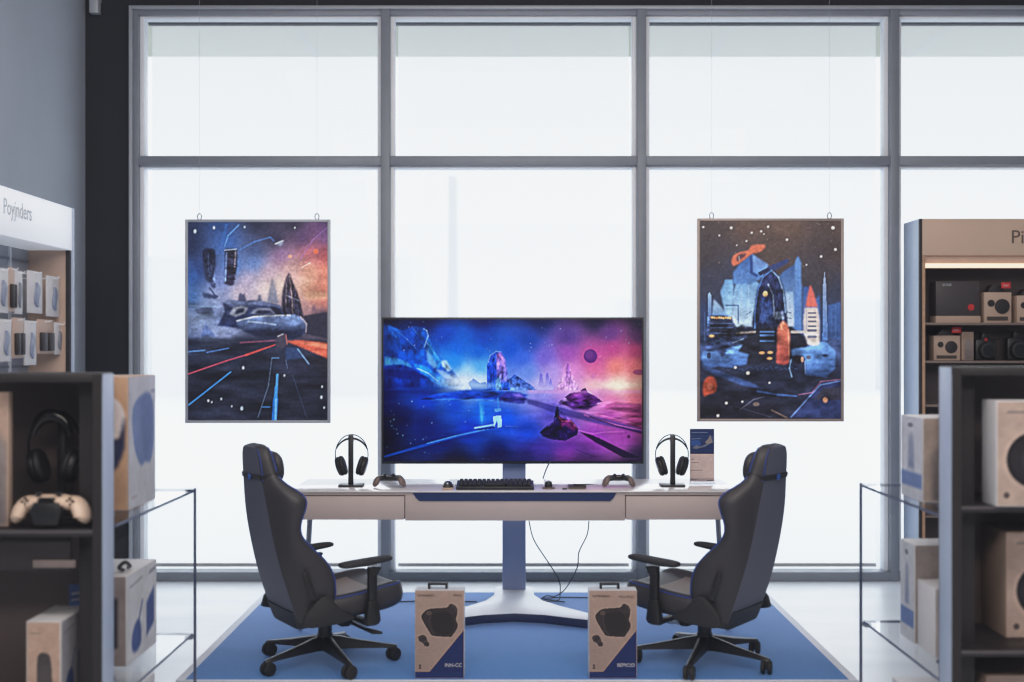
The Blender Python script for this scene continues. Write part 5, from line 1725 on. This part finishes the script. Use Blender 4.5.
def make_black_cam(label, cx, z, w, h, red):
    t = thing('camera', label, 'camera', (cx, 7.70, z), 0, 'black cameras in the lit cabinet')
    obj('body', box(NB(), -w / 2, w / 2, -.03, .04, 0, h * .78, .012), M_['black'], t)
    pr_ = [(-w * .22, h * .74), (w * .22, h * .74), (w * .14, h), (-w * .14, h)]
    obj('viewfinder_hump', prism(NB(), pr_, -.025, .03, 'y', .005), M_['black'], t)
    ln = cyl(NB(), (0, -.03, h * .36), (0, -.075, h * .36), h * .30, h * .28, 26, .004)
    l_ = obj('lens', ln, M_['black_soft'], t)
    obj('front_glass', cyl(NB(), (0, -.0755, h * .36), (0, -.077, h * .36), h * .2, n=22), M_['black_gloss'], l_)
    if red:
        obj('red_mark', box(NB(), -.008, .008, -.033, -.027, h * .70, h * .80, .001), M_['red'], t)
    return t


make_black_cam('black camera with a red mark on the lit second shelf', rp(989), zs2, .125, .17, True)
make_black_cam('black camera at the frame edge on the lit second shelf', rp(1021), zs2, .125, .18, False)

# sensor high on the corner wall
sn = thing('wall_sensor', 'small grey sensor mounted high on the dark wall near the left corner', 'sensor', (W(93, 0, 7.80).x, YB, 3.555))
obj('bracket', box(NB(), -.03, .03, -.012, 0, .08, .22, .003), M_['alu_dark'], sn)
obj('housing', box(NB(), -.028, .030, -.075, -.012, .0, .20, .008), M_['alu_mid'], sn)

# ------------------------------------------------------------------ light
wd = bpy.data.worlds.new('overcast')
bpy.context.scene.world = wd
wd.use_nodes = True
nt = wd.node_tree
bg = nt.nodes['Background']
bg.inputs['Color'].default_value = (.93, .965, 1.0, 1)
bg.inputs['Strength'].default_value = 1.32


def area(name, loc, size, sy, power, col, target=None):
    l = bpy.data.lights.new(name, 'AREA')
    l.shape = 'RECTANGLE'
    l.size, l.size_y = size, sy
    l.energy = power
    l.color = col
    o = bpy.data.objects.new(name, l)
    C.objects.link(o)
    o.location = loc
    if target is not None:
        o.rotation_euler = (Vector(target) - Vector(loc)).to_track_quat('-Z', 'Y').to_euler()
    return o


warm = (1.0, .89, .81)
area('ceiling_lamp', (0.3, 2.2, 3.7), 4.5, 1.0, 112, warm, (0.3, 5.2, .6))
area('ceiling_lamp', (0.3, 5.0, 3.75), 4.5, .6, 40, warm, (0.3, 6.6, .8))
area('ceiling_lamp', (0.3, -.8, 3.6), 4.5, 1.0, 125, warm, (0.3, 4.5, .9))  # fill lamp added behind the camera to brighten faces turned towards it
sun = bpy.data.lights.new('daylight', 'SUN')
sun.energy = 3.0
sun.angle = math.radians(70)
sun.color = (.90, .95, 1.0)
so_ = bpy.data.objects.new('daylight', sun)
C.objects.link(so_)
so_.rotation_euler = Vector((.0, -1.0, -.62)).to_track_quat('-Z', 'Y').to_euler()

# ------------------------------------------------------------------ camera
cam = bpy.data.cameras.new('camera')
cam.sensor_width = 36
cam.lens = F * 36 / 1024.
cam.shift_y = (HOR - 341) / 1024.
cam.clip_end = 300
cam.dof.use_dof = True
cam.dof.focus_distance = 6.9
cam.dof.aperture_fstop = (cam.lens / 1000) / .024
co = bpy.data.objects.new('camera', cam)
C.objects.link(co)
co.location = (0, 0, EYE)
co.rotation_euler = (PI / 2, 0, 0)
sc = bpy.context.scene
sc.camera = co
sc.view_settings.view_transform = 'Standard'
sc.view_settings.look = 'None'
sc.view_settings.exposure = 0
vs = sc.view_settings
vs.use_curve_mapping = True
cm = vs.curve_mapping
cm.extend = 'HORIZONTAL'
cm.black_level = (-.007, -.0073, -.0085)
cm.white_level = (1.35, 1.33, 1.28)
cv = cm.curves[3]
cv.points[0].location = (0, 0)
cv.points[1].location = (1, .93)
for x_, y_ in ((.22, .30), (.45, .595), (.70, .82)):
    cv.points.new(x_, y_)
cm.update()
sc.cycles.max_bounces = 8
sc.cycles.transparent_max_bounces = 16
sc.cycles.sample_clamp_indirect = 6
